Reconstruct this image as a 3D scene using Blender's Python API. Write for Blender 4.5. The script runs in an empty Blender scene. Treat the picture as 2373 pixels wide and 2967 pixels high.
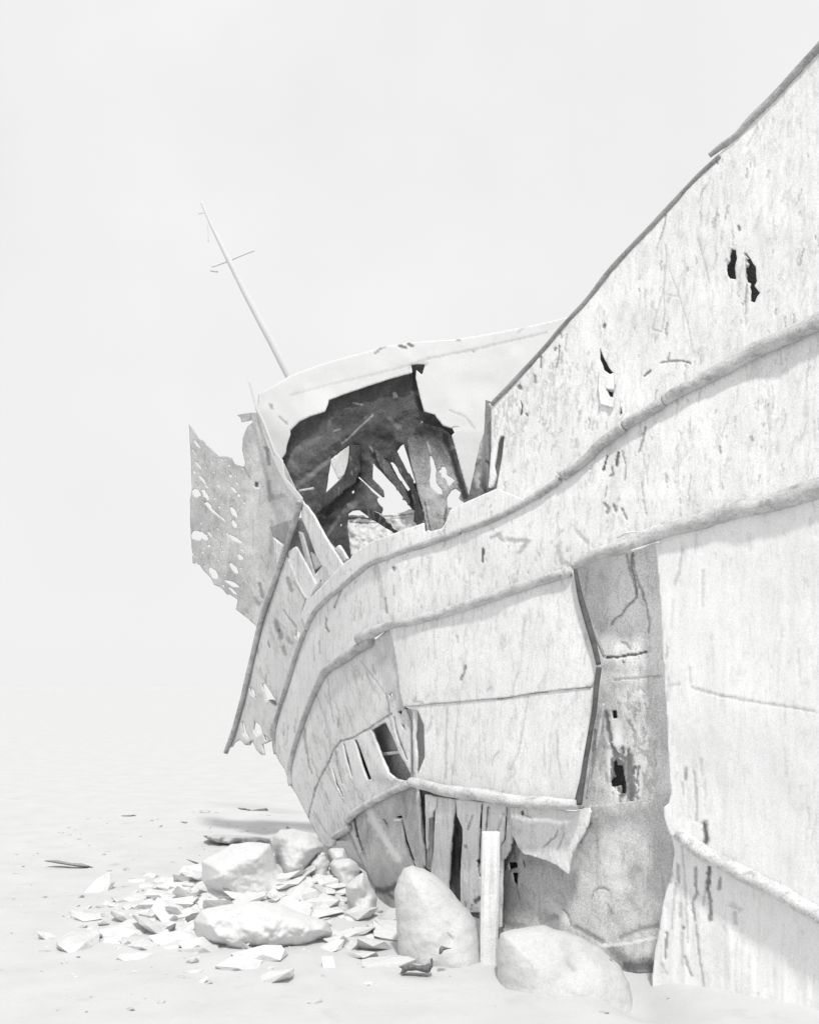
import bpy, bmesh, math, random
import numpy as np

# ------------------------------------------------------------------ camera, sky, sun, exposure
SC = bpy.context.scene
COL = SC.collection
F, CX, HY, CAMZ = 3166.0, 1186.5, 1982.0, 1.85      # focal length, principal column, eye level row (photo px), eye height (m)
cam = bpy.data.cameras.new('camera')
cam.sensor_fit = 'VERTICAL'
cam.sensor_height = 36
cam.lens = 36 * F / 2967
cam.shift_y = (HY - 1483.5) / 2967
cam.clip_start, cam.clip_end = 0.1, 3000
camo = bpy.data.objects.new('camera', cam)
COL.objects.link(camo)
camo.location = (0, 0, CAMZ)
camo.rotation_euler = (math.pi / 2, 0, 0)
SC.camera = camo

SUN_EL, SUN_AZ = math.radians(58), math.radians(173)   # azimuth clockwise from +Y
w = bpy.data.worlds.new('World')
SC.world = w
w.use_nodes = True
nt = w.node_tree
nt.nodes.clear()
sky = nt.nodes.new('ShaderNodeTexSky')
sky.sky_type = 'NISHITA'
sky.sun_disc = False
sky.sun_elevation = SUN_EL
sky.sun_rotation = SUN_AZ
bw = nt.nodes.new('ShaderNodeRGBToBW')                 # black and white film
clampn = nt.nodes.new('ShaderNodeMath'); clampn.operation = 'MINIMUM'; clampn.inputs[1].default_value = 8.0
tc = nt.nodes.new('ShaderNodeTexCoord')
cn = nt.nodes.new('ShaderNodeTexNoise'); cn.inputs['Scale'].default_value = 4.0; cn.inputs['Detail'].default_value = 4
cm = nt.nodes.new('ShaderNodeMapRange')
cm.inputs['From Min'].default_value = 0.3; cm.inputs['From Max'].default_value = 0.7
cm.inputs['To Min'].default_value = -0.35; cm.inputs['To Max'].default_value = 0.4
mixs = nt.nodes.new('ShaderNodeMix'); mixs.data_type = 'FLOAT'
mixs.inputs[0].default_value = 0.95                    # thin bright overcast over the clear sky
bg = nt.nodes.new('ShaderNodeBackground'); bg.inputs['Strength'].default_value = 0.1
wo = nt.nodes.new('ShaderNodeOutputWorld')
L = nt.links.new
L(sky.outputs[0], bw.inputs[0]); L(bw.outputs[0], clampn.inputs[0]); L(clampn.outputs[0], mixs.inputs[2])
L(tc.outputs['Generated'], cn.inputs['Vector']); L(cn.outputs[0], cm.inputs['Value']); 
sx = nt.nodes.new('ShaderNodeSeparateXYZ'); L(tc.outputs['Generated'], sx.inputs[0])
zf = nt.nodes.new('ShaderNodeMapRange'); zf.inputs['From Min'].default_value = 0.02; zf.inputs['From Max'].default_value = 0.35
L(sx.outputs['Z'], zf.inputs['Value'])
ma = nt.nodes.new('ShaderNodeMath'); ma.operation = 'MULTIPLY_ADD'; ma.inputs[2].default_value = 8.27
ms = nt.nodes.new('ShaderNodeMath'); ms.operation = 'MULTIPLY'; L(cm.outputs[0], ms.inputs[0]); L(zf.outputs[0], ms.inputs[1])
ma.inputs[1].default_value = 1.0; L(ms.outputs[0], ma.inputs[0]); L(ma.outputs[0], mixs.inputs[3])
L(mixs.outputs[0], bg.inputs['Color']); L(bg.outputs[0], wo.inputs[0])

sl = bpy.data.lights.new('sun', 'SUN')
sl.energy = 2.65
sl.angle = math.radians(4)
sl.color = (1, 0.995, 0.985)
slo = bpy.data.objects.new('sun', sl)
COL.objects.link(slo)
slo.rotation_euler = (math.pi / 2 - SUN_EL, 0, math.pi - SUN_AZ)
SC.view_settings.view_transform = 'Standard'
SC.view_settings.look = 'None'
SC.view_settings.exposure = 0.12
SC.view_settings.gamma = 1
SC.cycles.max_bounces = 6

# ------------------------------------------------------------------ measuring helpers
def zz(x0, y0, s):
    return lambda *p: [(x0 + s * x, y0 + s * y) for x, y in p]
Z1 = zz(500, 950, 0.46404); Z2 = zz(1000, 900, 0.40603); Z3 = zz(1300, 200, 0.62239); Z4 = zz(600, 1600, 0.41741)
Z5 = zz(1100, 1500, 0.52204); Z6 = zz(1600, 1200, 0.44838); Z7 = zz(1000, 2100, 0.7964); Z8 = zz(0, 2100, 0.69606)
Z9 = zz(780, 1050, 0.40603); Z10 = zz(1150, 2250, 0.34803); Z11 = zz(1600, 2200, 0.44838); Z12 = zz(500, 500, 0.37092)
Z13 = zz(700, 2300, 0.34803); D = zz(0, 0, 1.37645)

def W(px, py, Y):
    """point at photo bearing (px, py) and distance Y in front of the viewer"""
    px, py, Y = np.broadcast_arrays(np.asarray(px, float), np.asarray(py, float), np.asarray(Y, float))
    return np.stack([(px - CX) * Y / F, Y, CAMZ + (HY - py) * Y / F], -1)

def hash2(ix, iy, seed):
    n = (ix.astype(np.int64) * 374761393 + iy.astype(np.int64) * 668265263 + seed * 974634777) & 0x7fffffff
    n = ((n ^ (n >> 13)) * 1274126177) & 0x7fffffff
    return ((n ^ (n >> 16)) & 0xffff) / 65535.0

def vnoise(x, y, seed=0, octs=3):
    """value noise, about -1..1"""
    x = np.asarray(x, float); y = np.asarray(y, float)
    out = 0; amp = 1; tot = 0
    for o in range(octs):
        ix, iy = np.floor(x), np.floor(y)
        fx, fy = x - ix, y - iy
        fx, fy = fx * fx * (3 - 2 * fx), fy * fy * (3 - 2 * fy)
        a = hash2(ix, iy, seed + o); b = hash2(ix + 1, iy, seed + o)
        c = hash2(ix, iy + 1, seed + o); d = hash2(ix + 1, iy + 1, seed + o)
        out = out + amp * ((a * (1 - fx) + b * fx) * (1 - fy) + (c * (1 - fx) + d * fx) * fy)
        tot += amp; amp *= 0.5; x = x * 2.03 + 7.1; y = y * 2.03 + 3.7
    return out / tot * 2 - 1

def jag(poly, amp=3.0, step=7.0, seed=1):
    """ragged version of a closed outline"""
    out = []
    n = len(poly)
    for i in range(n):
        a = np.array(poly[i], float); b = np.array(poly[(i + 1) % n], float)
        k = max(1, int(np.hypot(*(b - a)) / step))
        for j in range(k):
            out.append(a + (b - a) * j / k)
    out = np.array(out)
    s = out / 16.0
    dx = vnoise(s[:, 0], s[:, 1], seed, 3); dy = vnoise(s[:, 0] + 50, s[:, 1] + 9, seed + 5, 3)
    return [tuple(p) for p in out + amp * np.stack([dx, dy], -1)]

def inside(poly, x, y):
    r = np.zeros(x.shape, bool)
    n = len(poly)
    for i in range(n):
        x1, y1 = poly[i]; x2, y2 = poly[(i + 1) % n]
        if y1 == y2:
            continue
        c = ((y1 > y) != (y2 > y)) & (x < (x2 - x1) * (y - y1) / (y2 - y1) + x1)
        r ^= c
    return r

def segdist(x, y, a, b):
    ax, ay = a; bx, by = b
    vx, vy = bx - ax, by - ay
    t = np.clip(((x - ax) * vx + (y - ay) * vy) / max(vx * vx + vy * vy, 1e-9), 0, 1)
    qx, qy = ax + t * vx, ay + t * vy
    return np.hypot(x - qx, y - qy), qx, qy

def smooth(a, b, x):
    t = np.clip((x - a) / (b - a), 0, 1)
    return t * t * (3 - 2 * t)

# ------------------------------------------------------------------ materials
def make_mat(name, streak=0.2, sscale=(16, 16, 2.2), lo=0.55, hi=0.75, grain=0.2, bump=0.25, bscale=14, rough=0.8, cloud=0.1, dark=0.07, gscale=95, fleck=0.0, mottle=0.0, msc=(18, 18, 6)):
    m = bpy.data.materials.new(name)
    m.use_nodes = True
    t = m.node_tree; N = t.nodes; K = t.links.new
    bs = N['Principled BSDF']
    bs.inputs['Roughness'].default_value = rough
    bs.inputs['Specular IOR Level'].default_value = 0.15
    co = N.new('ShaderNodeTexCoord')
    mp = N.new('ShaderNodeMapping'); mp.inputs['Scale'].default_value = sscale
    K(co.outputs['Object'], mp.inputs[0])
    n1 = N.new('ShaderNodeTexNoise'); n1.inputs['Scale'].default_value = 1; n1.inputs['Detail'].default_value = 6; n1.inputs['Roughness'].default_value = 0.65
    K(mp.outputs[0], n1.inputs['Vector'])
    r1 = N.new('ShaderNodeMapRange'); r1.inputs['From Min'].default_value = lo; r1.inputs['From Max'].default_value = hi
    r1.inputs['To Min'].default_value = 1; r1.inputs['To Max'].default_value = 1 - streak
    K(n1.outputs[0], r1.inputs['Value'])
    n2 = N.new('ShaderNodeTexNoise'); n2.inputs['Scale'].default_value = gscale; n2.inputs['Detail'].default_value = 2
    K(co.outputs['Object'], n2.inputs['Vector'])
    r2 = N.new('ShaderNodeMapRange'); r2.inputs['From Min'].default_value = 0.25; r2.inputs['From Max'].default_value = 0.75
    r2.inputs['To Min'].default_value = 1 - grain; r2.inputs['To Max'].default_value = 1 + grain * 0.6
    K(n2.outputs[0], r2.inputs['Value'])
    n3 = N.new('ShaderNodeTexNoise'); n3.inputs['Scale'].default_value = 2.3; n3.inputs['Detail'].default_value = 4
    K(co.outputs['Object'], n3.inputs['Vector'])
    r3 = N.new('ShaderNodeMapRange'); r3.inputs['From Min'].default_value = 0.3; r3.inputs['From Max'].default_value = 0.7
    r3.inputs['To Min'].default_value = 1 - cloud; r3.inputs['To Max'].default_value = 1 + cloud
    K(n3.outputs[0], r3.inputs['Value'])
    at = N.new('ShaderNodeAttribute'); at.attribute_name = 'tone'
    aw = N.new('ShaderNodeAttribute'); aw.attribute_name = 'wear'
    def mul(a, b):
        x = N.new('ShaderNodeMath'); x.operation = 'MULTIPLY'; K(a, x.inputs[0]); K(b, x.inputs[1]); return x.outputs[0]
    v = mul(mul(mul(at.outputs['Fac'], r1.outputs[0]), r2.outputs[0]), r3.outputs[0])
    if mottle:
        mm = N.new('ShaderNodeMapping'); mm.inputs['Scale'].default_value = msc
        K(co.outputs['Object'], mm.inputs[0])
        nm = N.new('ShaderNodeTexNoise'); nm.inputs['Scale'].default_value = 1; nm.inputs['Detail'].default_value = 8; nm.inputs['Roughness'].default_value = 0.78; nm.inputs['Distortion'].default_value = 0.8
        K(mm.outputs[0], nm.inputs['Vector'])
        rm = N.new('ShaderNodeMapRange'); rm.inputs['From Min'].default_value = 0.5; rm.inputs['From Max'].default_value = 0.68
        rm.inputs['To Min'].default_value = 1; rm.inputs['To Max'].default_value = 1 - mottle
        K(nm.outputs[0], rm.inputs['Value']); v = mul(v, rm.outputs[0])
    if fleck:
        mf = N.new('ShaderNodeMapping'); mf.inputs['Scale'].default_value = (60, 60, 6)
        K(co.outputs['Object'], mf.inputs[0])
        nf = N.new('ShaderNodeTexNoise'); nf.inputs['Scale'].default_value = 1; nf.inputs['Detail'].default_value = 6; nf.inputs['Roughness'].default_value = 0.75; nf.inputs['Distortion'].default_value = 0.6
        K(mf.outputs[0], nf.inputs['Vector'])
        af = N.new('ShaderNodeMath'); af.operation = 'MULTIPLY_ADD'; af.inputs[1].default_value = 0.35; K(n3.outputs[0], af.inputs[0]); K(nf.outputs[0], af.inputs[2])
        rf = N.new('ShaderNodeMapRange'); rf.inputs['From Min'].default_value = 0.80; rf.inputs['From Max'].default_value = 0.98
        rf.inputs['To Min'].default_value = 1; rf.inputs['To Max'].default_value = 1 - fleck
        K(af.outputs[0], rf.inputs['Value']); v = mul(v, rf.outputs[0])
    pos = N.new('ShaderNodeClamp'); K(aw.outputs['Fac'], pos.inputs[0])
    ng = N.new('ShaderNodeMath'); ng.operation = 'MULTIPLY'; ng.inputs[1].default_value = -1; K(aw.outputs['Fac'], ng.inputs[0])
    neg = N.new('ShaderNodeClamp'); K(ng.outputs[0], neg.inputs[0])
    def mix(f, a, bval):
        x = N.new('ShaderNodeMix'); x.data_type = 'FLOAT'; K(f, x.inputs[0]); K(a, x.inputs[2]); x.inputs[3].default_value = bval; return x.outputs[0]
    v = mix(pos.outputs[0], v, dark)
    v = mix(neg.outputs[0], v, 0.8)
    cl = N.new('ShaderNodeClamp'); cl.inputs['Min'].default_value = 0.02; cl.inputs['Max'].default_value = 0.82
    K(v, cl.inputs[0])
    K(cl.outputs[0], bs.inputs['Base Color'])
    if bump:
        n4 = N.new('ShaderNodeTexNoise'); n4.inputs['Scale'].default_value = bscale; n4.inputs['Detail'].default_value = 5
        K(co.outputs['Object'], n4.inputs['Vector'])
        ad = N.new('ShaderNodeMath'); ad.operation = 'ADD'; K(n4.outputs[0], ad.inputs[0]); K(n1.outputs[0], ad.inputs[1])
        bp = N.new('ShaderNodeBump'); bp.inputs['Strength'].default_value = bump; bp.inputs['Distance'].default_value = 0.03
        K(ad.outputs[0], bp.inputs['Height']); K(bp.outputs[0], bs.inputs['Normal'])
    return m

M_HULL = make_mat('weathered_white_paint', streak=0.16, sscale=(22, 22, 2.6), lo=0.56, hi=0.74, grain=0.16, bump=0.10, cloud=0.06, fleck=0.45, mottle=0.3)
M_SIDE = make_mat('sunlit_white_paint', streak=0.12, sscale=(22, 22, 2.0), lo=0.56, hi=0.74, grain=0.12, bump=0.10, cloud=0.04, fleck=0.4, mottle=0.14)  # whiter hull paint, glare of the right side put into its colour
M_WALL = make_mat('bleached_white_paint', streak=0.05, sscale=(14, 14, 3), grain=0.06, bump=0.08, cloud=0.03)
M_PLANK = make_mat('bare_hull_timber', streak=0.3, sscale=(22, 22, 1.4), lo=0.5, hi=0.72, grain=0.2, bump=0.3)
M_DARK = make_mat('dark_rust_and_shade', streak=0.35, sscale=(9, 9, 4), lo=0.45, hi=0.75, grain=0.6, bump=0.2, cloud=0.3, dark=0.02)  # rust darkened for the shade inside the wreck; seaweed shares it
M_IRON = make_mat('grey_rust', streak=0.12, sscale=(7, 7, 2.5), lo=0.5, hi=0.75, grain=0.32, bump=0.12, cloud=0.2, mottle=0.32, msc=(10, 10, 3))
M_RAIL = make_mat('worn_rail', streak=0.35, sscale=(6, 6, 10), lo=0.45, hi=0.7, grain=0.25, bump=0.15, mottle=0.45, msc=(14, 14, 22))
M_ROCK = make_mat('pale_rock', streak=0.14, sscale=(9, 9, 9), lo=0.55, hi=0.75, grain=0.12, bump=0.3, bscale=22, cloud=0.05, mottle=0.12, msc=(14, 14, 14))
M_SAND = make_mat('pale_shingle', streak=0.12, sscale=(3, 3, 3), lo=0.58, hi=0.75, grain=0.05, bump=0.15, bscale=9, cloud=0.04)

# ------------------------------------------------------------------ builders
ROOT_LOC = np.array([0.6, 8.0, 0.0])
def link_mesh(name, verts, faces, mat, parent=None, origin=None, tone=None, wear=None, smoothf=True):
    me = bpy.data.meshes.new(name)
    o0 = np.zeros(3)
    if parent is not None:
        p = parent
        while p is not None:
            o0 = o0 + np.array(p.location); p = p.parent
    elif origin is not None:
        o0 = np.array(origin, float)
    v = np.asarray(verts, float) - o0
    me.from_pydata(v.tolist(), [], faces if isinstance(faces, list) else faces.tolist())
    n = len(v)
    for nm, arr in (('tone', tone), ('wear', wear)):
        a = me.attributes.new(nm, 'FLOAT', 'POINT')
        arr = np.zeros(n) if arr is None else np.broadcast_to(np.asarray(arr, float), (n,))
        a.data.foreach_set('value', np.ascontiguousarray(arr, dtype=np.float32))
    me.materials.append(mat)
    if smoothf:
        me.polygons.foreach_set('use_smooth', np.ones(len(me.polygons), bool))
    me.update()
    o = bpy.data.objects.new(name, me)
    COL.objects.link(o)
    if parent is not None:
        o.parent = parent
    else:
        o.location = tuple(o0)
    return o

def grid(outline, holes, cell):
    P = np.array(outline)
    x0, y0 = P.min(0) - cell; x1, y1 = P.max(0) + cell
    nx, ny = int((x1 - x0) / cell) + 2, int((y1 - y0) / cell) + 2
    gx, gy = np.meshgrid(x0 + cell * np.arange(nx), y0 + cell * np.arange(ny))
    cx, cy = gx[:-1, :-1] + cell / 2, gy[:-1, :-1] + cell / 2
    ok = inside(outline, cx, cy)
    for h in holes:
        ok &= ~inside(h, cx, cy)
    idx = np.arange(nx * ny).reshape(ny, nx)
    q = np.stack([idx[:-1, :-1], idx[1:, :-1], idx[1:, 1:], idx[:-1, 1:]], -1)[ok]
    used, inv = np.unique(q, return_inverse=True)
    q = inv.reshape(-1, 4)
    px, py = gx.ravel()[used].copy(), gy.ravel()[used].copy()
    cnt = np.bincount(q.ravel(), minlength=len(px))
    b = np.where(cnt < 4)[0]
    # slide the rim onto the outline
    bd = np.full(len(b), 1e9); qx = px[b].copy(); qy = py[b].copy()
    for poly in [outline] + list(holes):
        n = len(poly)
        for i in range(n):
            d, sx, sy = segdist(px[b], py[b], poly[i], poly[(i + 1) % n])
            m = d < bd
            bd[m] = d[m]; qx[m] = sx[m]; qy[m] = sy[m]
    mv = bd < cell * 0.95
    px[b[mv]] = qx[mv]; py[b[mv]] = qy[mv]
    return px, py, q, cnt < 4

def paint(px, py, strokes, seed=3, cell=3.0):
    """strokes: (points, half width px, strength). Returns wear per vertex."""
    wv = np.zeros(len(px))
    wob = None
    for pts, r, s in strokes:
        if r < 5: r = r * 0.8
        if r < cell * 0.85: s, r = s * (r / (cell * 0.85)) ** 0.7, cell * 0.85
        P = np.array(pts)
        sel = (px > P[:, 0].min() - 2 * r) & (px < P[:, 0].max() + 2 * r) & (py > P[:, 1].min() - 2 * r) & (py < P[:, 1].max() + 2 * r)
        k = np.where(sel)[0]
        if not len(k):
            continue
        d = np.full(len(k), 1e9)
        for a, b in zip(pts[:-1], pts[1:]):
            d = np.minimum(d, segdist(px[k], py[k], a, b)[0])
        nz = vnoise(px[k] / 6, py[k] / 9, seed, 3)
        v = s * np.clip((1.1 - (d / r) * (1 + 0.7 * nz)) * (2.0 if r < 8 else 1.3), 0, 1)
        wv[k] = np.where(np.abs(v) > np.abs(wv[k]), v, wv[k])
    return wv

def sheet(name, outline, depth, parent, mat, tone=0.75, holes=(), cell=4.0, strokes=(), thick=0.02, dent=0.012, label=None, rel=0.0):
    px, py, q, rim = grid(outline, holes, cell)
    wv = paint(px, py, strokes, 3, cell)
    Y = depth(px, py) + dent * np.clip(wv, 0, 1) + rel
    T = tone(px, py) if callable(tone) else np.full(len(px), tone)
    P = W(px, py, Y)
    o = link_mesh(name, P, q, mat, parent, tone=T, wear=wv)
    if thick:
        s = o.modifiers.new('thickness', 'SOLIDIFY'); s.thickness = thick; s.offset = -1
    if label:
        o['label'] = label
    return o

def spline(pts, step):
    P = np.array(pts, float)
    d = np.r_[0, np.cumsum(np.linalg.norm(np.diff(P[:, :3], axis=0), axis=1))]
    n = max(2, int(d[-1] / step))
    u = np.linspace(0, d[-1], n + 1)
    Q = np.stack([np.interp(u, d, P[:, k]) for k in range(P.shape[1])], -1)
    for _ in range(2):
        Q[1:-1] = 0.25 * Q[:-2] + 0.5 * Q[1:-1] + 0.25 * Q[2:]
    return Q

def tube(name, pts, depth, width, parent, mat, tone=0.6, rel=-0.3, seed=1, lump=0.14, dents=0.25, wear=0.0, nseg=14, squash=1.0):
    """pts photo px, width in px (scalar or per point): a pipe of that real width lying on the surface 'depth'"""
    pts = np.array(pts, float)
    wd = np.broadcast_to(np.asarray(width, float), (len(pts),))
    # subdivide in px first so that the pipe follows the plating
    d = np.r_[0, np.cumsum(np.hypot(*np.diff(pts, axis=0).T))]
    u = np.linspace(0, d[-1], max(2, int(d[-1] / 14)) + 1)
    X = np.interp(u, d, pts[:, 0]); Yp = np.interp(u, d, pts[:, 1]); wd = np.interp(u, d, wd)
    for _ in range(2):
        X[1:-1] = .25 * X[:-2] + .5 * X[1:-1] + .25 * X[2:]; Yp[1:-1] = .25 * Yp[:-2] + .5 * Yp[1:-1] + .25 * Yp[2:]
    Dp = depth(X, Yp)
    for _ in range(3):
        Dp[1:-1] = .25 * Dp[:-2] + .5 * Dp[1:-1] + .25 * Dp[2:]
    R = wd * 0.5 * Dp / F
    C = W(X, Yp, Dp + rel * R)
    Q = spline(np.c_[C, R], 0.018)
    C, R = Q[:, :3], Q[:, 3]
    n = len(C)
    tan = np.gradient(C, axis=0); tan /= np.linalg.norm(tan, axis=1)[:, None]
    view = C / np.linalg.norm(C, axis=1)[:, None]
    side = np.cross(tan, np.array([0, 1.0, 0])); side /= np.linalg.norm(side, axis=1)[:, None] + 1e-9
    nor = np.cross(side, tan)
    s = np.linspace(0, 40 * n * 0.018, n)
    C = C + (side * (vnoise(s * 0.1, s * 0 + seed, seed, 2) * R * dents)[:, None])
    ang = np.linspace(0, 2 * math.pi, nseg, endpoint=False)
    V = []; T = []
    for i in range(n):
        rr = R[i] * (1 + lump * vnoise(np.cos(ang) * 1.2 + s[i] * 0.14, np.sin(ang) * 1.2 + seed * 3, seed, 3))
        V.append(C[i] + side[i] * (np.cos(ang) * rr)[:, None] + nor[i] * (np.sin(ang) * rr * squash)[:, None])
    V = np.concatenate(V)
    base = np.arange(n - 1)[:, None] * nseg + np.arange(nseg)[None]
    nxt = np.arange(n - 1)[:, None] * nseg + (np.arange(nseg)[None] + 1) % nseg
    q = np.stack([base, nxt, nxt + nseg, base + nseg], -1).reshape(-1, 4).tolist()
    q.append(list(range(nseg))[::-1]); q.append(list(range((n - 1) * nseg, n * nseg)))
    return link_mesh(name, V, q, mat, parent, tone=tone, wear=wear)

def blob(name, outline, Y, label, cat, mat, tone=0.68, T=None, cell=6.0, seed=1, rough=0.12, group=None, amp=2.0, top=0.0, strokes=(), angular=False):
    """a rounded solid whose silhouette is 'outline', standing at distance Y, with real depth"""
    ol = jag(outline, amp, 9, seed) if amp else outline
    px, py, q, rim = grid(ol, (), cell)
    d = np.full(len(px), 1e9)
    for i in range(len(ol)):
        d = np.minimum(d, segdist(px, py, ol[i], ol[(i + 1) % len(ol)])[0])
    R = d.max() * 0.9
    t = np.clip(d / R, 0, 1)
    bul = np.sqrt(np.clip(1 - (1 - t) ** 2, 0, 1))
    if angular:
        fq = px / (R * 1.1 + 4) + 0.6 * vnoise(px / R, py / R, seed + 40, 2)
        bul = (1 - (1 - t) ** 3) * (0.75 + 0.25 * np.abs(((py / (R * 1.3 + 4) + 0.5 * fq) % 2) - 1) + 0.18 * np.abs((fq % 2) - 1))
    if T is None:
        T = R * Y / F * 0.9
    nz = vnoise(px / (R * 0.7 + 4), py / (R * 0.7 + 4), seed, 4)
    lean = top * (py.max() - py) / max(np.ptp(py), 1)
    f = W(px, py, Y + lean - T * bul * (1 + rough * 2 * nz))
    b = W(px, py, Y + lean + T * bul * (1 + rough * nz))
    n = len(px)
    V = np.concatenate([f, b])
    o0 = V.mean(0); o0[2] = V[:, 2].min()
    wv = paint(px, py, strokes) if strokes else np.zeros(n)
    o = link_mesh(name, V, np.concatenate([q, q[:, ::-1] + n]), mat, None, origin=o0, tone=tone, wear=np.r_[wv, wv])
    bm = bmesh.new(); bm.from_mesh(o.data)
    bmesh.ops.remove_doubles(bm, verts=bm.verts, dist=1e-4)
    bmesh.ops.dissolve_degenerate(bm, edges=bm.edges, dist=1e-5)
    bm.to_mesh(o.data); bm.free()
    o['label'] = label; o['category'] = cat
    if group: o['group'] = group
    return o

# ------------------------------------------------------------------ ground
gx = np.r_[-300, -120, -60, -30, -16, np.arange(-10, 8.01, 0.06), 14, 30, 60, 120, 300]
gy = np.r_[-60, -20, 0, 3, np.arange(5, 17, 0.06), 20, 26, 40, 70, 140, 300, 800]
GX, GY = np.meshgrid(gx, gy)
def ground_h(x, y):
    near = np.exp(-((y - 9) / 6.0) ** 2)
    h = 0.035 * vnoise(x * 0.9, y * 0.9, 11, 3) + 0.012 * vnoise(x * 5, y * 5, 12, 3)
    mound = 0.34 * np.exp(-((x + 1.05) / 0.8) ** 2 - ((y - 9.6) / 0.9) ** 2)
    return h * near - 0.02 + mound - 0.17 * np.exp(-((x - 1.40) / 0.2) ** 2 - ((y - 6.75) / 0.5) ** 2)
GZ = ground_h(GX, GY)
idx = np.arange(GX.size).reshape(GX.shape)
gq = np.stack([idx[:-1, :-1], idx[:-1, 1:], idx[1:, 1:], idx[1:, :-1]], -1).reshape(-1, 4)
g = link_mesh('ground', np.stack([GX, GY, GZ], -1).reshape(-1, 3), gq, M_SAND, None, tone=0.542)
g['kind'] = 'structure'

# ------------------------------------------------------------------ the wreck
wreck = bpy.data.objects.new('shipwreck', None)
COL.objects.link(wreck)
wreck.location = tuple(ROOT_LOC)
wreck['label'] = 'rusted white shipwreck with torn plating lying on the stony beach'
wreck['category'] = 'shipwreck'

KX = np.array([380, 480, 560, 640, 720, 830, 1030, 1240, 1400, 1724, 1950]) * 1.37645
KY = np.array([12.6, 11.75, 11.1, 10.25, 9.35, 8.45, 7.8, 7.25, 6.9, 6.2, 5.7])
_fx = np.arange(400, 2900, 4.0)
_fy = np.interp(_fx, KX, KY)
_ker = np.hanning(23); _ker /= _ker.sum()
_fy = np.convolve(np.pad(_fy, 11, mode='edge'), _ker, 'valid')
def D0(px, py):
    v = py / 1.37645
    base = np.interp(px, _fx, _fy)
    return base + 0.00028 * np.maximum(0, 1050 - v) + 0.0000011 * np.maximum(0, v - 1380) ** 2 * smooth(1500, 1150, px) + 0.02 * vnoise(px / 130, py / 260, 21, 2)

def hull_d(amp=0.012, sx=16, sy=120, seed=31, off=0.0, big=0.012):
    def f(px, py):
        return D0(px, py) + off + amp * vnoise(px / sx, py / sy, seed, 3) + big * vnoise(px / 150, py / 210, seed + 9, 2)
    return f

def flecks(n, poly, seed, lmin=10, lmax=60, r=2.6, smin=0.25, smax=0.8, slant=0.06):
    rnd = random.Random(seed)
    P = np.array(poly); out = []
    while len(out) < n:
        x = rnd.uniform(P[:, 0].min(), P[:, 0].max()); y = rnd.uniform(P[:, 1].min(), P[:, 1].max())
        if not inside(poly, np.array([x]), np.array([y]))[0]:
            continue
        l = lmin + (lmax - lmin) * rnd.random() ** 2.2
        dx = rnd.gauss(slant, 0.06) * l
        cl = 0.5 + 0.5 * float(vnoise(np.array([x / 60]), np.array([y / 110]), seed, 2)[0])
        if rnd.random() > (cl * 1.5) ** 2:
            continue
        k = max(2, int(l / 7)); q = []
        for j in range(k + 1):
            q.append((x - dx * j / k + rnd.gauss(0, 1.5), y + l * j / k))
        sg = 0.7 * rnd.uniform(smin, smax)
        cut = rnd.randint(1, k)
        out.append((q[:cut + 1], r * rnd.uniform(0.6, 1.3), sg))
        if k - cut >= 2:
            out.append((q[cut + 1:], r * rnd.uniform(0.4, 0.9), sg * 0.8))
    return out

def wander(pts, amp=4, step=9, seed=1):
    out = []
    for a, b in zip(pts[:-1], pts[1:]):
        a = np.array(a); b = np.array(b); k = max(1, int(np.hypot(*(b - a)) / step))
        out += [a + (b - a) * j / k for j in range(k)]
    out.append(np.array(pts[-1])); out = np.array(out)
    o2 = out + 0.7 * amp * np.stack([vnoise(out[:, 0] / 17, out[:, 1] / 17, seed, 3), vnoise(out[:, 0] / 12 + 9, out[:, 1] / 12, seed + 3, 2)], -1)
    return [tuple(p) for p in o2]

def part(name, **kw):
    return sheet(name, parent=wreck, **kw)

# rails (paths)
top_rail = Z3((200,1560),(300,1460),(430,1320),(520,1210),(640,1080),(740,950),(840,838),(920,755),(1000,670),(1090,575),(1180,480),(1262,405))
top_rail2 = Z3((1212,402),(1290,345),(1340,315),(1400,240),(1460,180),(1510,130),(1560,75),(1640,-15),(1730,-115),(1800,-190))
r1a = Z3((1800,1130),(1724,1168),(1520,1268),(1440,1305),(1350,1352),(1260,1398),(1170,1447),(1080,1500),(1005,1545))
r1b = Z3((1000,1548),(900,1612),(815,1660))
r1c = Z3((812,1668),(700,1748)) + Z2((1724,1062),(1640,1132),(1548,1188))
r1d = Z2((1530,1200),(1420,1290),(1300,1362),(1180,1427),(1060,1482),(950,1532),(840,1568))
r1e = Z2((820,1572),(700,1625),(560,1675),(440,1707),(320,1750),(180,1796)) + Z4((1125,80),(1040,150),(940,235),(850,310),(770,378),(725,440),(693,530))
r1f = Z4((688,540),(665,600),(620,710),(580,850),(545,960),(515,1050))
r1g = Z4((515,1055),(490,1130),(468,1220),(460,1320),(475,1400))
r2a = Z6((1950,410),(1724,475),(1440,562),(1200,612),(1000,665),(800,725),(640,787),(480,845),(320,890),(220,935),(140,985))
r2b = Z5((1060,296),(950,333),(800,380),(650,432),(500,482),(350,527),(200,567),(50,592)) + Z4((1230,520),(1160,548),(1060,598))
r2c = Z4((1140,612),(1030,680),(940,740),(860,790),(810,840),(770,910),(740,990),(710,1060),(680,1150),(640,1250),(610,1340),(585,1440),(570,1540),(580,1620))
fold_u = Z5((1085,285),(1110,420),(1150,560),(1185,690),(1212,815))
fold_l = Z5((1218,830),(1200,950),(1187,1080),(1165,1200),(1145,1330),(1120,1460),(1098,1590))
r3a = Z5((1095,1592),(1000,1592),(850,1580),(700,1563),(550,1545),(400,1518),(280,1488),(170,1468))
r3b = Z4((1400,1605),(1300,1655),(1200,1705),(1100,1755),(1020,1805),(975,1865))
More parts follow.
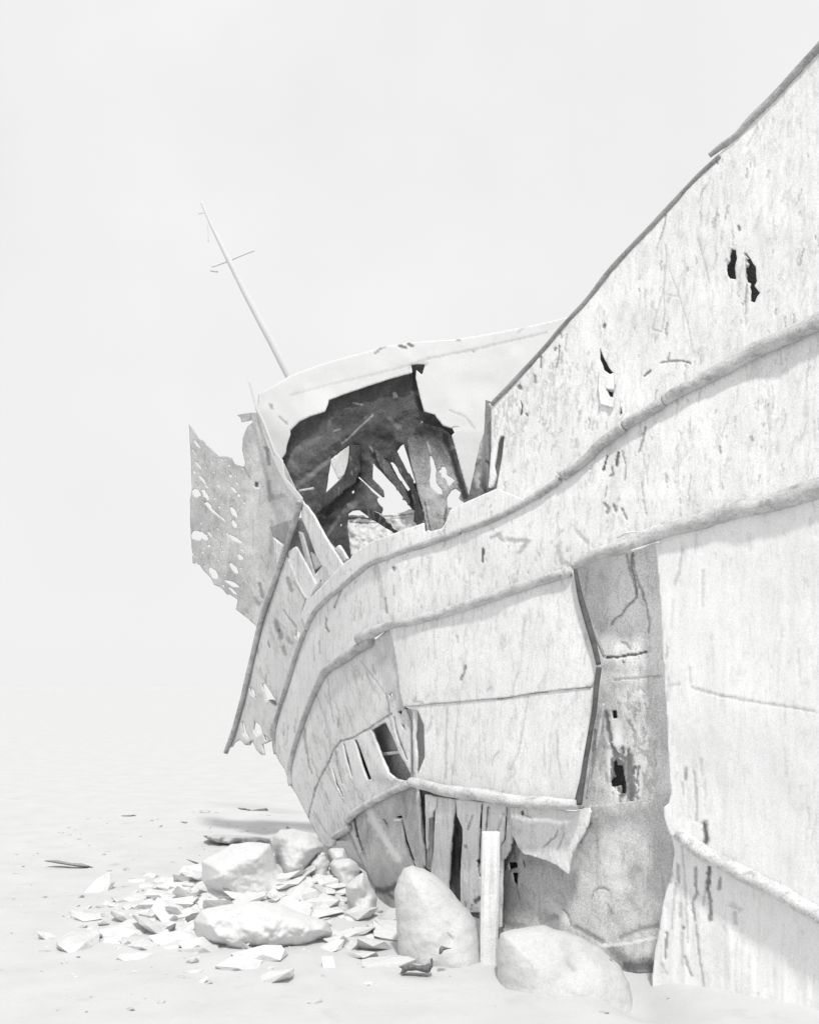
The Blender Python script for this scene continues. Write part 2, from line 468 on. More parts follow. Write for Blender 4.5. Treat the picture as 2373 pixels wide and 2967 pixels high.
r3c = Z4((990,1905),(930,1945),(880,1978))
r4 = Z11((810,480),(900,540),(990,610),(1100,660),(1240,740),(1400,830),(1560,920),(1724,1010),(1900,1100))

sm = lambda ks: [p for p in ks]
# --- bulwark: above the upper strake, right of the break
bul = Z3((185,1560),(300,1456),(430,1318),(640,1078),(840,836),(1000,668),(1180,478),(1330,322),(1510,128),(1640,-20),(1800,-195)) + \
      r1a + r1b + r1c + r1d[:4] + Z2((1080,1265),(1095,1180),(1120,1040),(1135,900),(1110,890),(1085,960),(1075,1040),(1060,1110),(1075,1180),(1050,1250),(1020,1270),(1040,1010),(1042,690))
b_holes = [jag(Z3((1310,835),(1335,840),(1340,880),(1330,930),(1335,980),(1300,975),(1288,930),(1300,880)), 2, 6, 3),
           jag(Z3((1382,855),(1400,880),(1425,920),(1430,990),(1420,1010),(1450,1045),(1435,1060),(1420,1090),(1400,1080),(1398,1020),(1385,970)), 3, 6, 4),
           jag(Z3((700,1292),(722,1345),(745,1390),(765,1415),(750,1422),(720,1400),(703,1350)), 1.5, 6, 5),
           jag(Z3((330,1532),(346,1570),(344,1600),(332,1618),(336,1570)), 1, 6, 6),
           jag(Z3((725,1490),(765,1500),(762,1530),(740,1515)), 1, 6, 7),
           jag(Z3((795,1580),(803,1570),(808,1610),(798,1622),(792,1600)), 1, 6, 8)]
b_str = flecks(240, bul, 1, 8, 70, 2.3, 0.2, 0.75, 0.10) + flecks(280, Z3((190,1590),(440,1330),(640,1300),(900,1640),(500,1760),(200,1760)), 2, 10, 60, 2.6, 0.2, 0.6, 0.12)
b_str += [(wander(Z3((1010,680),(1000,740),(980,800)), 2), 2.5, 0.6), (wander(Z3((1010,820),(1012,900),(1000,1020),(975,1110),(945,1210),(990,1225),(1003,1150),(1000,1030)), 2), 2.5, 0.35),
          (Z3((1160,790),(1180,870),(1215,1000)), 2.5, 0.25), (Z3((1020,920),(1070,1050),(1110,1180),(1140,1330)), 2.5, 0.25), (Z3((1020,1050),(1070,1060)), 2, 0.3),
          (wander(Z3((1380,860),(1385,1000),(1382,1100)), 1), 2.5, 0.7), (Z3((1435,260),(1410,320),(1385,360)), 2.5, 0.35), (Z3((1200,540),(1175,575),(1170,600)), 2.5, 0.5),
          (Z3((985,1368),(1040,1360),(1090,1360),(1125,1370)), 2.2, 0.8), (Z3((1028,1322),(1015,1368)), 2.2, 0.7), (Z3((910,1430),(940,1405)), 4, 0.8),
          (Z3((725,1190),(722,1200)), 5, 0.8), (Z3((1350,735),(1352,750)), 5, 0.7), (Z3((330,1480),(332,1485)), 7, 0.8), (Z3((360,1605),(367,1615)), 4, 0.8),
          (Z3((430,1340),(428,1390)), 3, 0.8), (Z3((515,1290),(512,1340),(500,1390)), 3, 0.8), (Z3((520,1230),(528,1250)), 3, 0.5), (Z3((400,1430),(405,1460)), 5, 0.6), (Z3((495,1310),(498,1300)), 4, 0.7)]
part('bulwark_plating', outline=bul, depth=hull_d(0.006, 24, 120, 31), mat=M_HULL, tone=0.76, holes=b_holes, strokes=b_str, cell=3.2)
# bright bent flap below the tear
part('torn_flap', outline=Z3((700,1380),(715,1420),(740,1430),(765,1425),(768,1490),(728,1488),(742,1520),(765,1535),(760,1575),(705,1560),(695,1480)), depth=hull_d(0.01, off=-0.03), mat=M_HULL, tone=0.8, cell=3)
# added dark sheet painting the inside shade behind the bulwark holes
part('shade_lining', outline=Z3((260,1600),(480,1360),(700,1150),(1000,850),(1200,700),(1500,700),(1560,1100),(1100,1400),(800,1600),(400,1790)), depth=hull_d(0.01, off=0.3), mat=M_DARK, tone=0.12, cell=10)

# --- plating between the two upper strakes, with the strip above the upper one
band_top = r1a + r1b + r1c + r1d[:3] + Z2((1085,1268),(960,1322),(870,1362),(800,1398),(740,1440),(720,1500),(705,1550),(600,1578),(592,1560),(575,1585),(560,1570),(556,1516),(360,1585),(180,1652),(60,1730)) + \
    Z1((1110,1442),(1055,1482),(980,1562),(905,1640),(850,1700)) + Z4((800,170),(730,250),(690,330),(650,440),(690,535))
band = band_top + [(x, y) for x, y in r1f[1:]] + r1g[1:] + Z4((500,1450),(540,1510),(578,1620)) + r2c[::-1][1:] + Z4((1170,545),(1290,498)) + r2b[::-1][3:] + r2a[::-1]
bd_str = flecks(420, band, 5, 8, 65, 2.3, 0.15, 0.65, 0.02)
bd_str += [(wander(Z5((580,180),(572,250)), 1), 3, 0.9), (wander(Z5((620,110),(660,90),(690,130)), 3), 6, 0.35), (wander(Z5((710,125),(820,130),(780,190)), 4), 9, 0.4),
           (Z4((935,260),(900,340),(885,385)), 3, 0.7), (Z4((830,460),(825,520),(845,550)), 3.5, 0.7), (Z4((780,620),(785,700)), 2.5, 0.5),
           (wander(Z6((355,270),(330,360)), 1), 4, 0.95), (wander(Z6((425,250),(415,330)), 1), 5, 0.9), (wander(Z6((385,340),(395,390),(370,400)), 2), 4, 0.7),
           (wander(Z6((600,80),(585,170),(555,250)), 2), 3, 0.7), (wander(Z6((450,240),(475,330),(470,430)), 2), 3, 0.6), (wander(Z6((350,470),(340,540)), 2), 4, 0.5),
           (wander(Z6((340,580),(365,610),(355,640)), 3), 5, 0.6), (wander(Z6((400,590),(405,620)), 3), 5, 0.7), (wander(Z6((450,610),(480,680)), 3), 4, 0.6),
           (wander(Z6((575,440),(590,560),(610,660)), 2), 3, 0.4), (wander(Z6((1080,210),(1085,250)), 2), 4, 0.5), (wander(Z6((1285,150),(1290,170)), 2), 5, 0.4),
           (Z6((390,420),(390,560)), 22, 0.16), (Z6((360,120),(400,400)), 16, 0.10),
           (Z4((1170,80),(1240,400)), 9, 0.16), (Z4((1240,320),(1250,420)), 4, 0.6), (Z2((985,1700),(975,1790)), 3.5, 0.9), (Z2((345,1830),(350,1850)), 5, 0.7),
           (wander(Z2((1040,1620),(1080,1600),(1120,1640)), 3), 5, 0.4), (wander(Z6((30,860),(60,960),(130,980)), 4), 7, 0.3), (wander(Z6((160,760),(230,830)), 4), 7, 0.3),
           (wander(Z6((1000,740),(1010,800)), 2), 3, 0.6), (wander(Z6((1145,780),(1125,830)), 2), 3, 0.6)]
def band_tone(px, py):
    return 0.77 - 0.10 * smooth(1150, 900, px)  # paint darkened leftwards as shade of the turning hull
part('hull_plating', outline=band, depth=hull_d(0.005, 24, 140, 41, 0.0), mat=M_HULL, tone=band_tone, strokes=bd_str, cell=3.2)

# --- left facet, below the middle strake
split = Z5((55,595),(75,700),(95,820),(110,960),(130,1060))
facet = r2c[::-1][:-1] + Z4((1180,600),(1280,510)) + split + Z4((1370,1090),(1405,1180),(1410,1540),(1300,1570),(1240,1560)) + Z4((1420,1600)) + Z4((1200,1705),(1020,1805),(970,1890),(900,1960),(880,2040),(840,2050),(800,2030),(740,1920),(680,1800),(620,1680))
f_holes = [jag(Z4((1022,1298),(1042,1304),(1085,1420),(1140,1575),(1112,1582),(1070,1470)), 0.8, 6, 2),
           jag(Z4((1140,1232),(1200,1195),(1240,1180),(1290,1290),(1335,1400),(1395,1500),(1412,1545),(1300,1568),(1255,1530),(1215,1440),(1175,1330)), 2, 7, 3),
           jag(Z4((1318,1112),(1350,1092),(1352,1132)), 1, 6, 4), jag(Z4((1345,1185),(1368,1200),(1378,1252),(1355,1215)), 1, 6, 5),
           jag(Z4((1262,985),(1275,972),(1290,985),(1288,1005),(1272,1012)), 0.8, 5, 6)]
f_holes += [jag(Z4((945,1330),(953,1328),(985,1440),(1010,1560),(1003,1562),(968,1450)), 0.8, 6, 13), jag(Z4((1290,1140),(1300,1138),(1318,1230),(1352,1330),(1392,1440),(1384,1446),(1340,1350),(1304,1240)), 1.2, 6, 14), jag(Z4((870,1500),(876,1498),(905,1600),(950,1700),(944,1703),(895,1610)), 0.8, 6, 15)]
f_str = flecks(200, facet, 8, 20, 110, 2.4, 0.15, 0.55, -0.35)
f_str += [(wander(Z4((1285,1120),(1200,1170),(1130,1220),(1030,1280),(930,1312),(880,1370),(850,1450),(800,1540),(760,1620),(730,1720),(705,1850)), 3), 3.2, 0.75),
          (wander(Z4((680,1220),(690,1350),(710,1480),(730,1540)), 2), 2.6, 0.6), (wander(Z4((670,1270),(690,1400)), 2), 2.4, 0.5), (wander(Z4((840,880),(855,1050),(880,1180)), 2), 2.4, 0.4),
          (wander(Z4((895,1380),(905,1480),(940,1600)), 2), 3, 0.6), (wander(Z4((820,1500),(900,1650),(960,1740)), 2), 2.4, 0.35), (wander(Z4((820,1660),(850,1750)), 2), 2.4, 0.5),
          (wander(Z4((1070,760),(1180,900),(1230,970)), 2), 2.4, 0.4), (wander(Z4((1240,980),(1260,1060),(1270,1130)), 2), 3, 0.6), (wander(Z4((1150,780),(1170,850)), 2), 3, 0.4),
          (wander(Z4((750,960),(830,1180),(860,1380)), 2), 2.4, 0.3), (wander(Z4((740,1800),(830,1950)), 2), 2.4, 0.4), (wander(Z4((910,1160),(915,1220)), 2), 3, 0.5),
          (Z4((1150,620),(1230,800),(1290,1000)), 20, 0.2), (Z4((1240,560),(1280,780)), 26, 0.2), (Z4((980,1330),(1060,1560)), 24, -0.25), (Z4((1090,1260),(1180,1440),(1280,1560)), 12, -0.55), (Z4((1180,1570),(1290,1600)), 20, 0.22)]
def facet_tone(px, py):
    return 0.66 - 0.06 * vnoise((px + 0.45 * py) / 22, (py - .45 * px) / 300, 61, 2)  # low base tone stands in for the facet's turn from the sun
part('facet_plating', outline=facet, depth=hull_d(0.010, 20, 200, 51, 0.02), mat=M_HULL, tone=facet_tone, holes=f_holes, strokes=f_str, cell=3.2)
# crossbar, and an added sheet with the shade behind the gaps in its colour
part('shade_backing', outline=Z4((840,1330),(990,1180),(1240,1100),(1400,1060),(1440,1600),(1300,1640),(1050,1730),(930,1730),(850,1560)), depth=hull_d(0.01, off=0.28), mat=M_DARK,
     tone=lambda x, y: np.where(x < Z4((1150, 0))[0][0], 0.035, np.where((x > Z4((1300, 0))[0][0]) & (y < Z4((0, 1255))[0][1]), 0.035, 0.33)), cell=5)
tube('crossbar', Z4((1190,1412),(1260,1398),(1380,1380)), hull_d(0, off=0.2), 10, wreck, M_HULL, 0.6, seed=5)
# vertical splinters at the panel's left edge; dark ones paint the shadow strip there
for k, (pl, tn, of) in enumerate([(Z4((1380,1090),(1412,1085),(1418,1240),(1425,1400),(1440,1570),(1415,1575),(1400,1400),(1392,1220)), 0.5, 0.05),
                                  (Z4((1425,1085),(1448,1090),(1445,1300),(1462,1580),(1436,1575),(1430,1400)), 0.72, -0.03),
                                  (Z4((1452,1100),(1490,1120),(1508,1300),(1500,1480),(1490,1570),(1468,1570),(1455,1400)), 0.34, 0.12)]):
    part('splinter_and_shade_strip', outline=jag(pl, 1.5, 7, 20 + k), depth=hull_d(0.008, 6, 100, 71, of), mat=M_PLANK, tone=tn, cell=3)

# --- lower facet under the lower strake (goes down into the stones)
low = Z4((880,2005),(950,1955),(985,1885),(1060,1800),(1200,1715),(1400,1620),(1462,1640),(1475,1800),(1500,1960)) + Z7((285,500),(288,560),(230,700),(200,720),(180,800),(112,790),(112,690),(108,600),(70,520),(20,420))
l_holes = [jag(Z4((1015,1850),(1026,1846),(1050,1960),(1082,2070),(1072,2074),(1036,1970)), 1, 6, 12), jag(Z7((200,330),(206,328),(226,420),(262,520),(255,524),(216,430)), 1, 6, 13), jag(Z4((1212,1850),(1232,1850),(1250,1880),(1266,1922),(1250,1905),(1228,1880)), 0.8, 5, 2), jag(Z4((1165,1765),(1180,1775),(1205,1800),(1195,1802)), 0.5, 5, 3),
           jag(Z4((1306,1842),(1322,1828),(1342,1832),(1345,1846),(1320,1850)), 0.5, 5, 4)]
l_str = flecks(90, low, 9, 15, 70, 2.4, 0.1, 0.35, -0.4) + [(Z4((1120,1790),(1240,2000),(1330,2130)), 14, -0.6), (Z4((1306,1856),(1345,1856)), 4, -0.9),
         (wander(Z4((1020,1830),(1040,1950),(1090,2100)), 2), 3, 0.6), (Z4((1000,1850),(1020,1960),(1060,2080)), 6, -0.4), (wander(Z4((985,1950),(1040,2060)), 2), 2.5, 0.5),
         (wander(Z7((115,600),(140,610),(185,590)), 4), 12, 0.75), (wander(Z7((160,620),(185,640)), 4), 8, 0.6), (Z7((70,540),(105,600)), 5, 0.4), (Z4((900,2000),(960,2040)), 12, 0.7)]
part('bilge_plating', outline=jag(low, 1.5, 9, 4), depth=hull_d(0.012, 22, 160, 81, 0.05), mat=M_IRON, tone=lambda x, y: 0.49 + 0.06 * vnoise((x + .5 * y) / 20, (y - .5 * x) / 180, 5, 2), holes=l_holes, strokes=l_str)
part('shade_backing', outline=Z4((1000,1820),(1130,1740),(1330,1760),(1440,1900),(1440,2140),(1300,2140),(1060,2120)), depth=hull_d(0.01, off=0.3), mat=M_DARK, tone=0.03, cell=6)  # added dark sheet as the shade seen through the bilge slots

# --- bulged panel framed by the strakes
def panel_d(px, py):
    b = smooth(1130, 1230, px) * smooth(1740, 1640, px)
    return D0(px, py) - 0.03 - 0.06 * b + 0.005 * vnoise(px / 34, py / 240, 91, 3) + 0.015 * vnoise(px / 150, py / 200, 95, 2)
pan_u = r2b[:8] + split[1:4] + Z5((120,1010),(130,1048),(180,1045),(300,1030),(400,1024),(550,1010),(700,998),(850,972),(1000,955),(1170,938),(1200,900),(1210,815)) + fold_u[::-1]
pu_str = flecks(110, pan_u, 12, 10, 60, 2.2, 0.08, 0.25, 0.03) + [(wander(Z5((475,825),(470,860),(448,900)), 2), 3, 0.9), (wander(Z5((770,860),(745,920),(740,980)), 2), 2.4, 0.35), (wander(Z5((800,540),(790,700),(780,860)), 2), 2.4, 0.22),
         (wander(Z5((1140,640),(1150,720),(1130,820)), 2), 2.4, 0.3), (Z5((430,660),(437,695)), 2.4, 0.6), (wander(Z5((595,960),(615,940)), 2), 3, 0.45),
         (wander(Z5((200,1000),(190,1020),(240,1025)), 2), 3, 0.5), (Z5((960,400),(1060,380)), 30, 0.06)]
part('panel_plating', outline=pan_u, depth=panel_d, mat=M_HULL, tone=0.76, strokes=pu_str)
pan_l = Z5((132,1046),(300,1030),(550,1010),(700,998),(850,972),(1000,955),(1175,937),(1195,960)) + fold_l[2:] + r3a + Z5((205,1440),(250,1330),(245,1150),(210,1070),(160,1060))
pl_str = flecks(90, pan_l, 13, 20, 110, 2.2, 0.08, 0.25, 0.05) + [(wander(Z5((130,1048),(300,1032),(420,1024),(550,1012),(700,1000),(850,974),(930,962)), 2), 3, 0.3), (wander(Z5((650,1003),(745,992)), 1), 3, 0.9), (wander(Z5((830,976),(930,962)), 1), 3, 0.8),
         (wander(Z5((1030,955),(1080,940),(1170,938)), 1), 2.4, 0.5), (wander(Z5((825,985),(800,1130),(770,1300),(725,1395)), 2), 2.4, 0.4), (wander(Z5((375,1050),(370,1250),(365,1450)), 2), 2.6, 0.45), (wander(Z5((440,1070),(420,1200),(410,1430)), 2), 2.4, 0.35),
         (wander(Z5((985,1180),(985,1330),(1010,1450)), 2), 2.4, 0.35), (wander(Z5((660,1300),(630,1330),(622,1370)), 2), 2.4, 0.5), (wander(Z5((295,1100),(260,1200)), 2), 2.4, 0.45), (wander(Z5((1125,1200),(1110,1290)), 2), 2.4, 0.35), (wander(Z5((635,1535),(680,1525)), 2), 2.4, 0.4)]
part('panel_plating', outline=pan_l, depth=lambda x, y: panel_d(x, y) + 0.012, mat=M_HULL, tone=0.77, strokes=pl_str)

# --- recessed plate between panel and right plating, running down to the stones
def rec_d(px, py):
    return D0(px, py) + 0.17 + 0.03 * vnoise(px / 90, py / 120, 101, 3) + 0.05 * smooth(1720, 1900, px) * 0 + 0.06 * smooth(2330, 2420, py)
rec_u = Z5((1060,300),(1180,215),(1400,160),(1620,90),(1640,700),(1660,1200),(1660,1480),(1640,1560)) + Z5((1560,1570),(1180,1612),(1080,1620),(1060,1400),(1120,900),(1140,700))
ru_holes = [jag(Z5((1284,1072),(1312,1068),(1318,1112),(1290,1116)), 1.5, 6, 2), jag(Z5((1292,1352),(1310,1340),(1322,1372),(1348,1378),(1352,1430),(1366,1470),(1362,1535),(1340,1528),(1334,1492),(1286,1490),(1284,1462),(1304,1440),(1294,1400)), 3, 5, 3)]
stain = Z5((1285,1285),(1330,1270),(1400,1290),(1440,1370),(1455,1480),(1430,1550),(1330,1545),(1290,1480))
halo = Z5((1300,940),(1460,930),(1480,1060),(1530,1250),(1540,1420),(1480,1560),(1450,1400),(1400,1250),(1330,1090))
edge = Z5((1180,1000),(1240,1000),(1280,1250),(1270,1540),(1180,1560),(1160,1300))
ru_str = flecks(150, stain, 141, 20, 70, 4.5, 0.5, 1.3, 0.05) + flecks(70, stain, 142, 10, 30, 3, -0.9, -0.4, 0.05) + flecks(90, halo, 143, 10, 50, 5, 0.15, 0.5, 0.0) + flecks(70, halo, 144, 10, 50, 5, -0.45, -0.15, 0.2) + flecks(70, edge, 145, 10, 60, 4, 0.15, 0.5, 0.0) + flecks(60, rec_u, 14, 10, 50, 2.2, 0.08, 0.2, 0.0) + [
    (wander(Z5((1400,190),(1395,270),(1420,370),(1425,440)), 3), 4, 0.8), (wander(Z5((1370,200),(1385,290),(1420,390)), 3), 3, 0.7), (wander(Z5((1425,440),(1375,495),(1340,540),(1300,565),(1285,592)), 3), 3.2, 0.85),
    (wander(Z5((1410,290),(1445,380),(1480,480),(1500,590),(1490,640)), 3), 3, 0.7), (Z5((1485,540),(1495,640),(1500,740)), 2.4, 0.4),
    (wander(Z5((1260,778),(1320,772),(1370,765),(1420,760),(1478,745)), 2), 4.5, 0.95), (wander(Z5((1300,900),(1400,892),(1500,882),(1560,880)), 2), 3, 0.6), (Z5((1350,800),(1352,803)), 4, 0.9),
    (Z5((1340,690),(1370,700),(1390,735)), 2.2, 0.8), (Z5((1150,300),(1145,420)), 2.5, 0.4), (wander(Z5((1400,150),(1410,280)), 1), 4, 0.6), (Z5((1420,265),(1490,310)), 4, -0.7), (Z5((1425,240),(1510,260)), 3, -0.6),
    (Z5((1320,960),(1330,1010),(1420,1010),(1450,970)), 7, -0.3), (Z5((1345,1020),(1370,1090),(1420,1180),(1460,1240)), 9, -0.22), (Z5((1380,1130),(1415,1190)), 6, 0.4),
    (Z5((1295,1130),(1325,1150),(1320,1220),(1305,1250)), 17, -0.9), (Z5((1270,1300),(1275,1420)), 8, -0.8), (Z5((1300,1510),(1320,1530)), 12, -0.85), (Z5((1430,1490),(1440,1540)), 10, -0.6), (Z5((1320,1300),(1400,1310),(1440,1400)), 5, -0.3),
    (Z5((1255,1080),(1280,1220),(1300,1290),(1340,1330)), 7, 0.75), (Z5((1300,1300),(1340,1380),(1350,1480),(1345,1540)), 13, 0.8), (Z5((1380,1330),(1390,1430),(1400,1530)), 16, 0.75), (Z5((1300,1380),(1300,1440)), 10, 0.85),
    (Z5((1470,1300),(1500,1370)), 12, 0.3), (Z5((1220,1100),(1200,1300),(1180,1500)), 14, 0.10), (Z5((1300,940),(1500,930)), 20, 0.12), (Z5((1260,830),(1500,860)), 24, 0.14), (Z5((1180,1300),(1195,1180)), 3, 0.8)]
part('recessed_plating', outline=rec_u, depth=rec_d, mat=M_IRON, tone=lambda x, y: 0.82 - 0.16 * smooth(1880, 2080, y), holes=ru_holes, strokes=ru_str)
part('shade_backing', outline=Z5((1230,1030),(1380,1030),(1400,1530),(1230,1530)), depth=lambda x, y: rec_d(x, y) + 0.15, mat=M_DARK, tone=0.07, cell=7)  # added sheet with the hole's inner shade in its colour
rec_l = Z7((880,295),(960,290),(1060,275),(1230,240),(1240,420),(1240,800),(1200,1000),(560,1000),(540,760),(540,540),(600,400),(820,330))
rl_holes = [jag(Z4((1015,1850),(1026,1846),(1050,1960),(1082,2070),(1072,2074),(1036,1970)), 1, 6, 12), jag(Z7((200,330),(206,328),(226,420),(262,520),(255,524),(216,430)), 1, 6, 13), jag(Z10((918,716),(1000,712),(1005,760),(960,768),(935,785)), 1.5, 5, 2), jag(Z10((950,800),(1010,800),(1005,850),(998,925),(965,880)), 1.5, 5, 3), jag(Z10((1405,770),(1430,775),(1440,800),(1425,805)), 1, 5, 5), jag(Z10((1040,690),(1055,700),(1068,755),(1050,755)), 1, 5, 6)]
rl_str = flecks(160, rec_l, 15, 10, 80, 3.5, 0.1, 0.3, 0.0) + [
    (wander(Z11((250,900),(265,860),(300,835),(340,835),(365,850)), 1), 3.0, 0.6), (Z11((262,880),(280,850),(330,845)), 2.6, -0.5), (wander(Z11((330,900),(365,910),(380,940)), 3), 3, -0.5), (wander(Z11((360,940),(385,1000)), 2), 3, 0.4),
    (Z11((25,960),(50,990),(90,1050)), 13, -0.5), (Z11((70,970),(105,1010),(125,1080)), 2.6, 0.7), (Z11((360,560),(420,800)), 34, -0.34), (Z11((330,450),(400,560)), 24, -0.25), (Z11((150,1080),(330,1180)), 9, 0.5),
    (wander(Z11((440,1150),(560,1100),(680,1075)), 3), 9, 0.45), (wander(Z11((340,1205),(480,1190),(600,1165),(690,1150)), 2), 5, -0.9), (wander(Z11((380,1230),(480,1310),(560,1350)), 4), 20, 0.5), (wander(Z11((480,1340),(560,1345),(660,1340)), 5), 24, 0.8), (wander(Z11((520,1400),(660,1400)), 5), 26, 0.85),
    (wander(Z11((490,1230),(580,1260),(640,1220)), 6), 16, -0.3), (Z10((950,480),(960,580),(980,690)), 3, 0.7), (Z10((995,930),(1020,1020)), 3, 0.6), (wander(Z10((860,1220),(960,1240),(1050,1240)), 5), 12, 0.4), (Z10((1260,1180),(1330,1160)), 14, 0.35), (wander(Z10((1060,700),(1300,750)), 3), 10, 0.12),
    (wander(Z11((140,540),(180,530),(240,410)), 4), 7, 0.55), (wander(Z11((150,590),(200,630),(230,680)), 5), 9, -0.5), (Z11((500,700),(520,900)), 30, 0.12)]
part('recessed_plating', outline=rec_l, depth=lambda x, y: rec_d(x, y) - 0.012, mat=M_IRON, tone=0.60, holes=rl_holes, strokes=rl_str, cell=4)
part('shade_backing', outline=Z10((880,640),(1120,660),(1120,960),(900,960)), depth=lambda x, y: rec_d(x, y) + 0.12, mat=M_DARK, tone=0.03, cell=7)  # near-black sheet added as shade behind these holes
tube('plate_lap', Z11((255,318),(360,300),(540,292),(620,275),(710,262)), rec_d, 7, wreck, M_HULL, 0.72, rel=-0.2, seed=8)

# --- planks under the bulged panel
def strip_d(off):
    return lambda x, y: D0(x, y) + off + 0.010 * vnoise(x / 7, y / 160, 111, 3) + 0.02 * vnoise(x / 30, y / 100, 113, 2)
strips = [(Z10((155,125),(178,130),(190,300),(225,600),(235,760),(215,700),(180,500),(165,300)), 0.62, 0.03),
          (Z10((232,150),(330,180),(325,255),(300,290),(290,340),(262,350),(255,600),(245,610),(238,400)), 0.74, -0.02),
          (Z10((255,350),(300,330),(300,600),(280,790),(245,760),(250,550)), 0.42, 0.05),
          (Z10((325,170),(480,195),(482,240),(470,380),(445,600),(435,800),(430,960),(360,960),(280,900),(285,760),(305,600)), 0.72, 0.0),
          (Z10((492,190),(705,215),(690,390),(672,560),(668,700),(700,820),(700,1130),(530,1130),(527,800),(545,540),(545,430),(500,330)), 0.73, -0.01),
          (Z10((715,215),(905,235),(885,520),(860,560),(850,800),(690,800),(700,500)), 0.72, 0.0),
          (Z10((918,240),(1000,250),(960,440),(945,560),(925,660),(880,700),(860,1260),(680,1230),(700,800),(880,560),(905,520)), 0.66, 0.02)]
for k, (pl, tn, of) in enumerate(strips):
    st = flecks(14, pl, 60 + k, 20, 120, 2.2, 0.15, 0.45, 0.03)
    if k == 4:
        st += [(Z10((630,320),(590,440)), 2.6, 0.7), (Z10((570,575),(575,590)), 5, 0.6), (Z10((668,700),(695,830)), 3, 0.9), (wander(Z10((660,1040),(690,1020)), 3), 7, 0.8), (Z10((625,1070),(615,1110)), 4, 0.6), (Z10((570,1050),(575,1080)), 4, 0.5)]
    if k == 5:
        st += [(Z10((760,250),(750,360),(740,460)), 3.5, 0.8), (Z10((885,310),(840,450)), 2.4, 0.5)]
    part('hull_plank', outline=jag(pl, 1.2, 8, 30 + k), depth=strip_d(of), mat=M_PLANK, tone=tn, strokes=st, cell=3)
part('shade_backing', outline=Z10((150,100),(980,220),(980,560),(880,800),(880,1260),(200,1000)), depth=hull_d(0.01, off=0.16), mat=M_DARK,
     tone=lambda x, y: 0.17 + 0.12 * vnoise(x / 9, y / 40, 7, 2), cell=4)  # dark sheet added as shade between the planks
flap = Z7((598,285),(700,300),(830,315),(885,300),(890,318),(880,370),(850,420),(822,470),(815,520),(808,545),(790,530),(770,512),(730,495),(690,480),(650,470),(625,440),(608,400))
part('torn_plating', outline=jag(flap, 3, 7, 9), depth=lambda x, y: D0(x, y) - 0.02 + 0.008 * vnoise(x / 22, y / 50, 121, 3), mat=M_HULL, tone=0.75,
     strokes=flecks(60, flap, 16, 8, 40, 2.2, 0.1, 0.35, 0.25) + [(wander(Z10((1335,455),(1310,510),(1215,590)), 3), 3, 0.6), (wander(Z10((1395,460),(1360,560),(1330,610)), 2), 2.4, 0.5), (Z10((1042,295),(1045,315)), 4.5, 0.95), (Z10((1070,325),(1120,345)), 3, 0.4)], cell=3)

# --- right plating, down to the stones
right_u = r2a + Z6((590,800),(680,900),(700,1200),(720,1600),(735,1900)) + Z11((760,0),(770,150),(755,280),(718,310),(716,360),(745,450),(790,500),(840,540)) + r4
right_u = Z6((1950,420)) + r2a[1:-4] + Z6((620,800),(668,860),(680,1000),(695,1200),(705,1400),(715,1600),(735,1900)) + Z11((755,100),(765,220),(750,285),(718,312),(716,360),(735,430),(760,490),(800,500)) + r4[1:]
ru2 = flecks(130, right_u, 17, 15, 120, 2.3, 0.1, 0.45, 0.04) + [(wander(Z6((835,860),(825,1000),(790,1100)), 2), 2.6, 0.5), (wander(Z6((970,1010),(970,1240)), 1), 2.4, 0.4), (wander(Z6((780,1200),(765,1380)), 2), 2.4, 0.3), (wander(Z6((740,1760),(820,1745)), 2), 2.6, 0.45),
       (wander(Z6((890,1640),(890,1730)), 2), 3, 0.4), (wander(Z6((900,1768),(1000,1795),(1110,1822),(1200,1840),(1320,1862),(1500,1890),(1700,1920)), 2), 3, 0.5), (wander(Z6((1080,1820),(1160,1828)), 2), 4, 0.5), (Z6((930,780),(925,900)), 2.4, 0.3), (Z6((745,1500),(735,1580)), 3, 0.5),
       (Z6((1270,780),(1275,880)), 9, 0.12), (Z11((978,410),(992,470),(990,540)), 9, 0.9), (wander(Z11((915,80),(930,200),(930,400)), 2), 3, 0.6), (wander(Z11((862,60),(860,130)), 1), 4, 0.7), (wander(Z11((840,150),(845,230)), 1), 3, 0.4), (wander(Z11((960,0),(965,100)), 1), 3, 0.35), (wander(Z11((875,200),(880,400)), 1), 2.4, 0.25), (Z6((750,1700),(745,1850)), 2.6, 0.4)]
part('side_plating', outline=jag(right_u, 1.2, 12, 6), depth=lambda x, y: D0(x, y) - 0.03 + 0.005 * vnoise(x / 40, y / 220, 131, 3) + 0.02 * smooth(2050, 2400, y), mat=M_SIDE, tone=0.80, strokes=ru2, cell=5)
right_l = Z11((730,440),(800,500),(840,545)) + r4[1:] + Z11((1900,1800),(640,1800),(645,1400),(660,1250),(690,1100),(710,950),(740,830),(775,700),(790,600),(770,500))
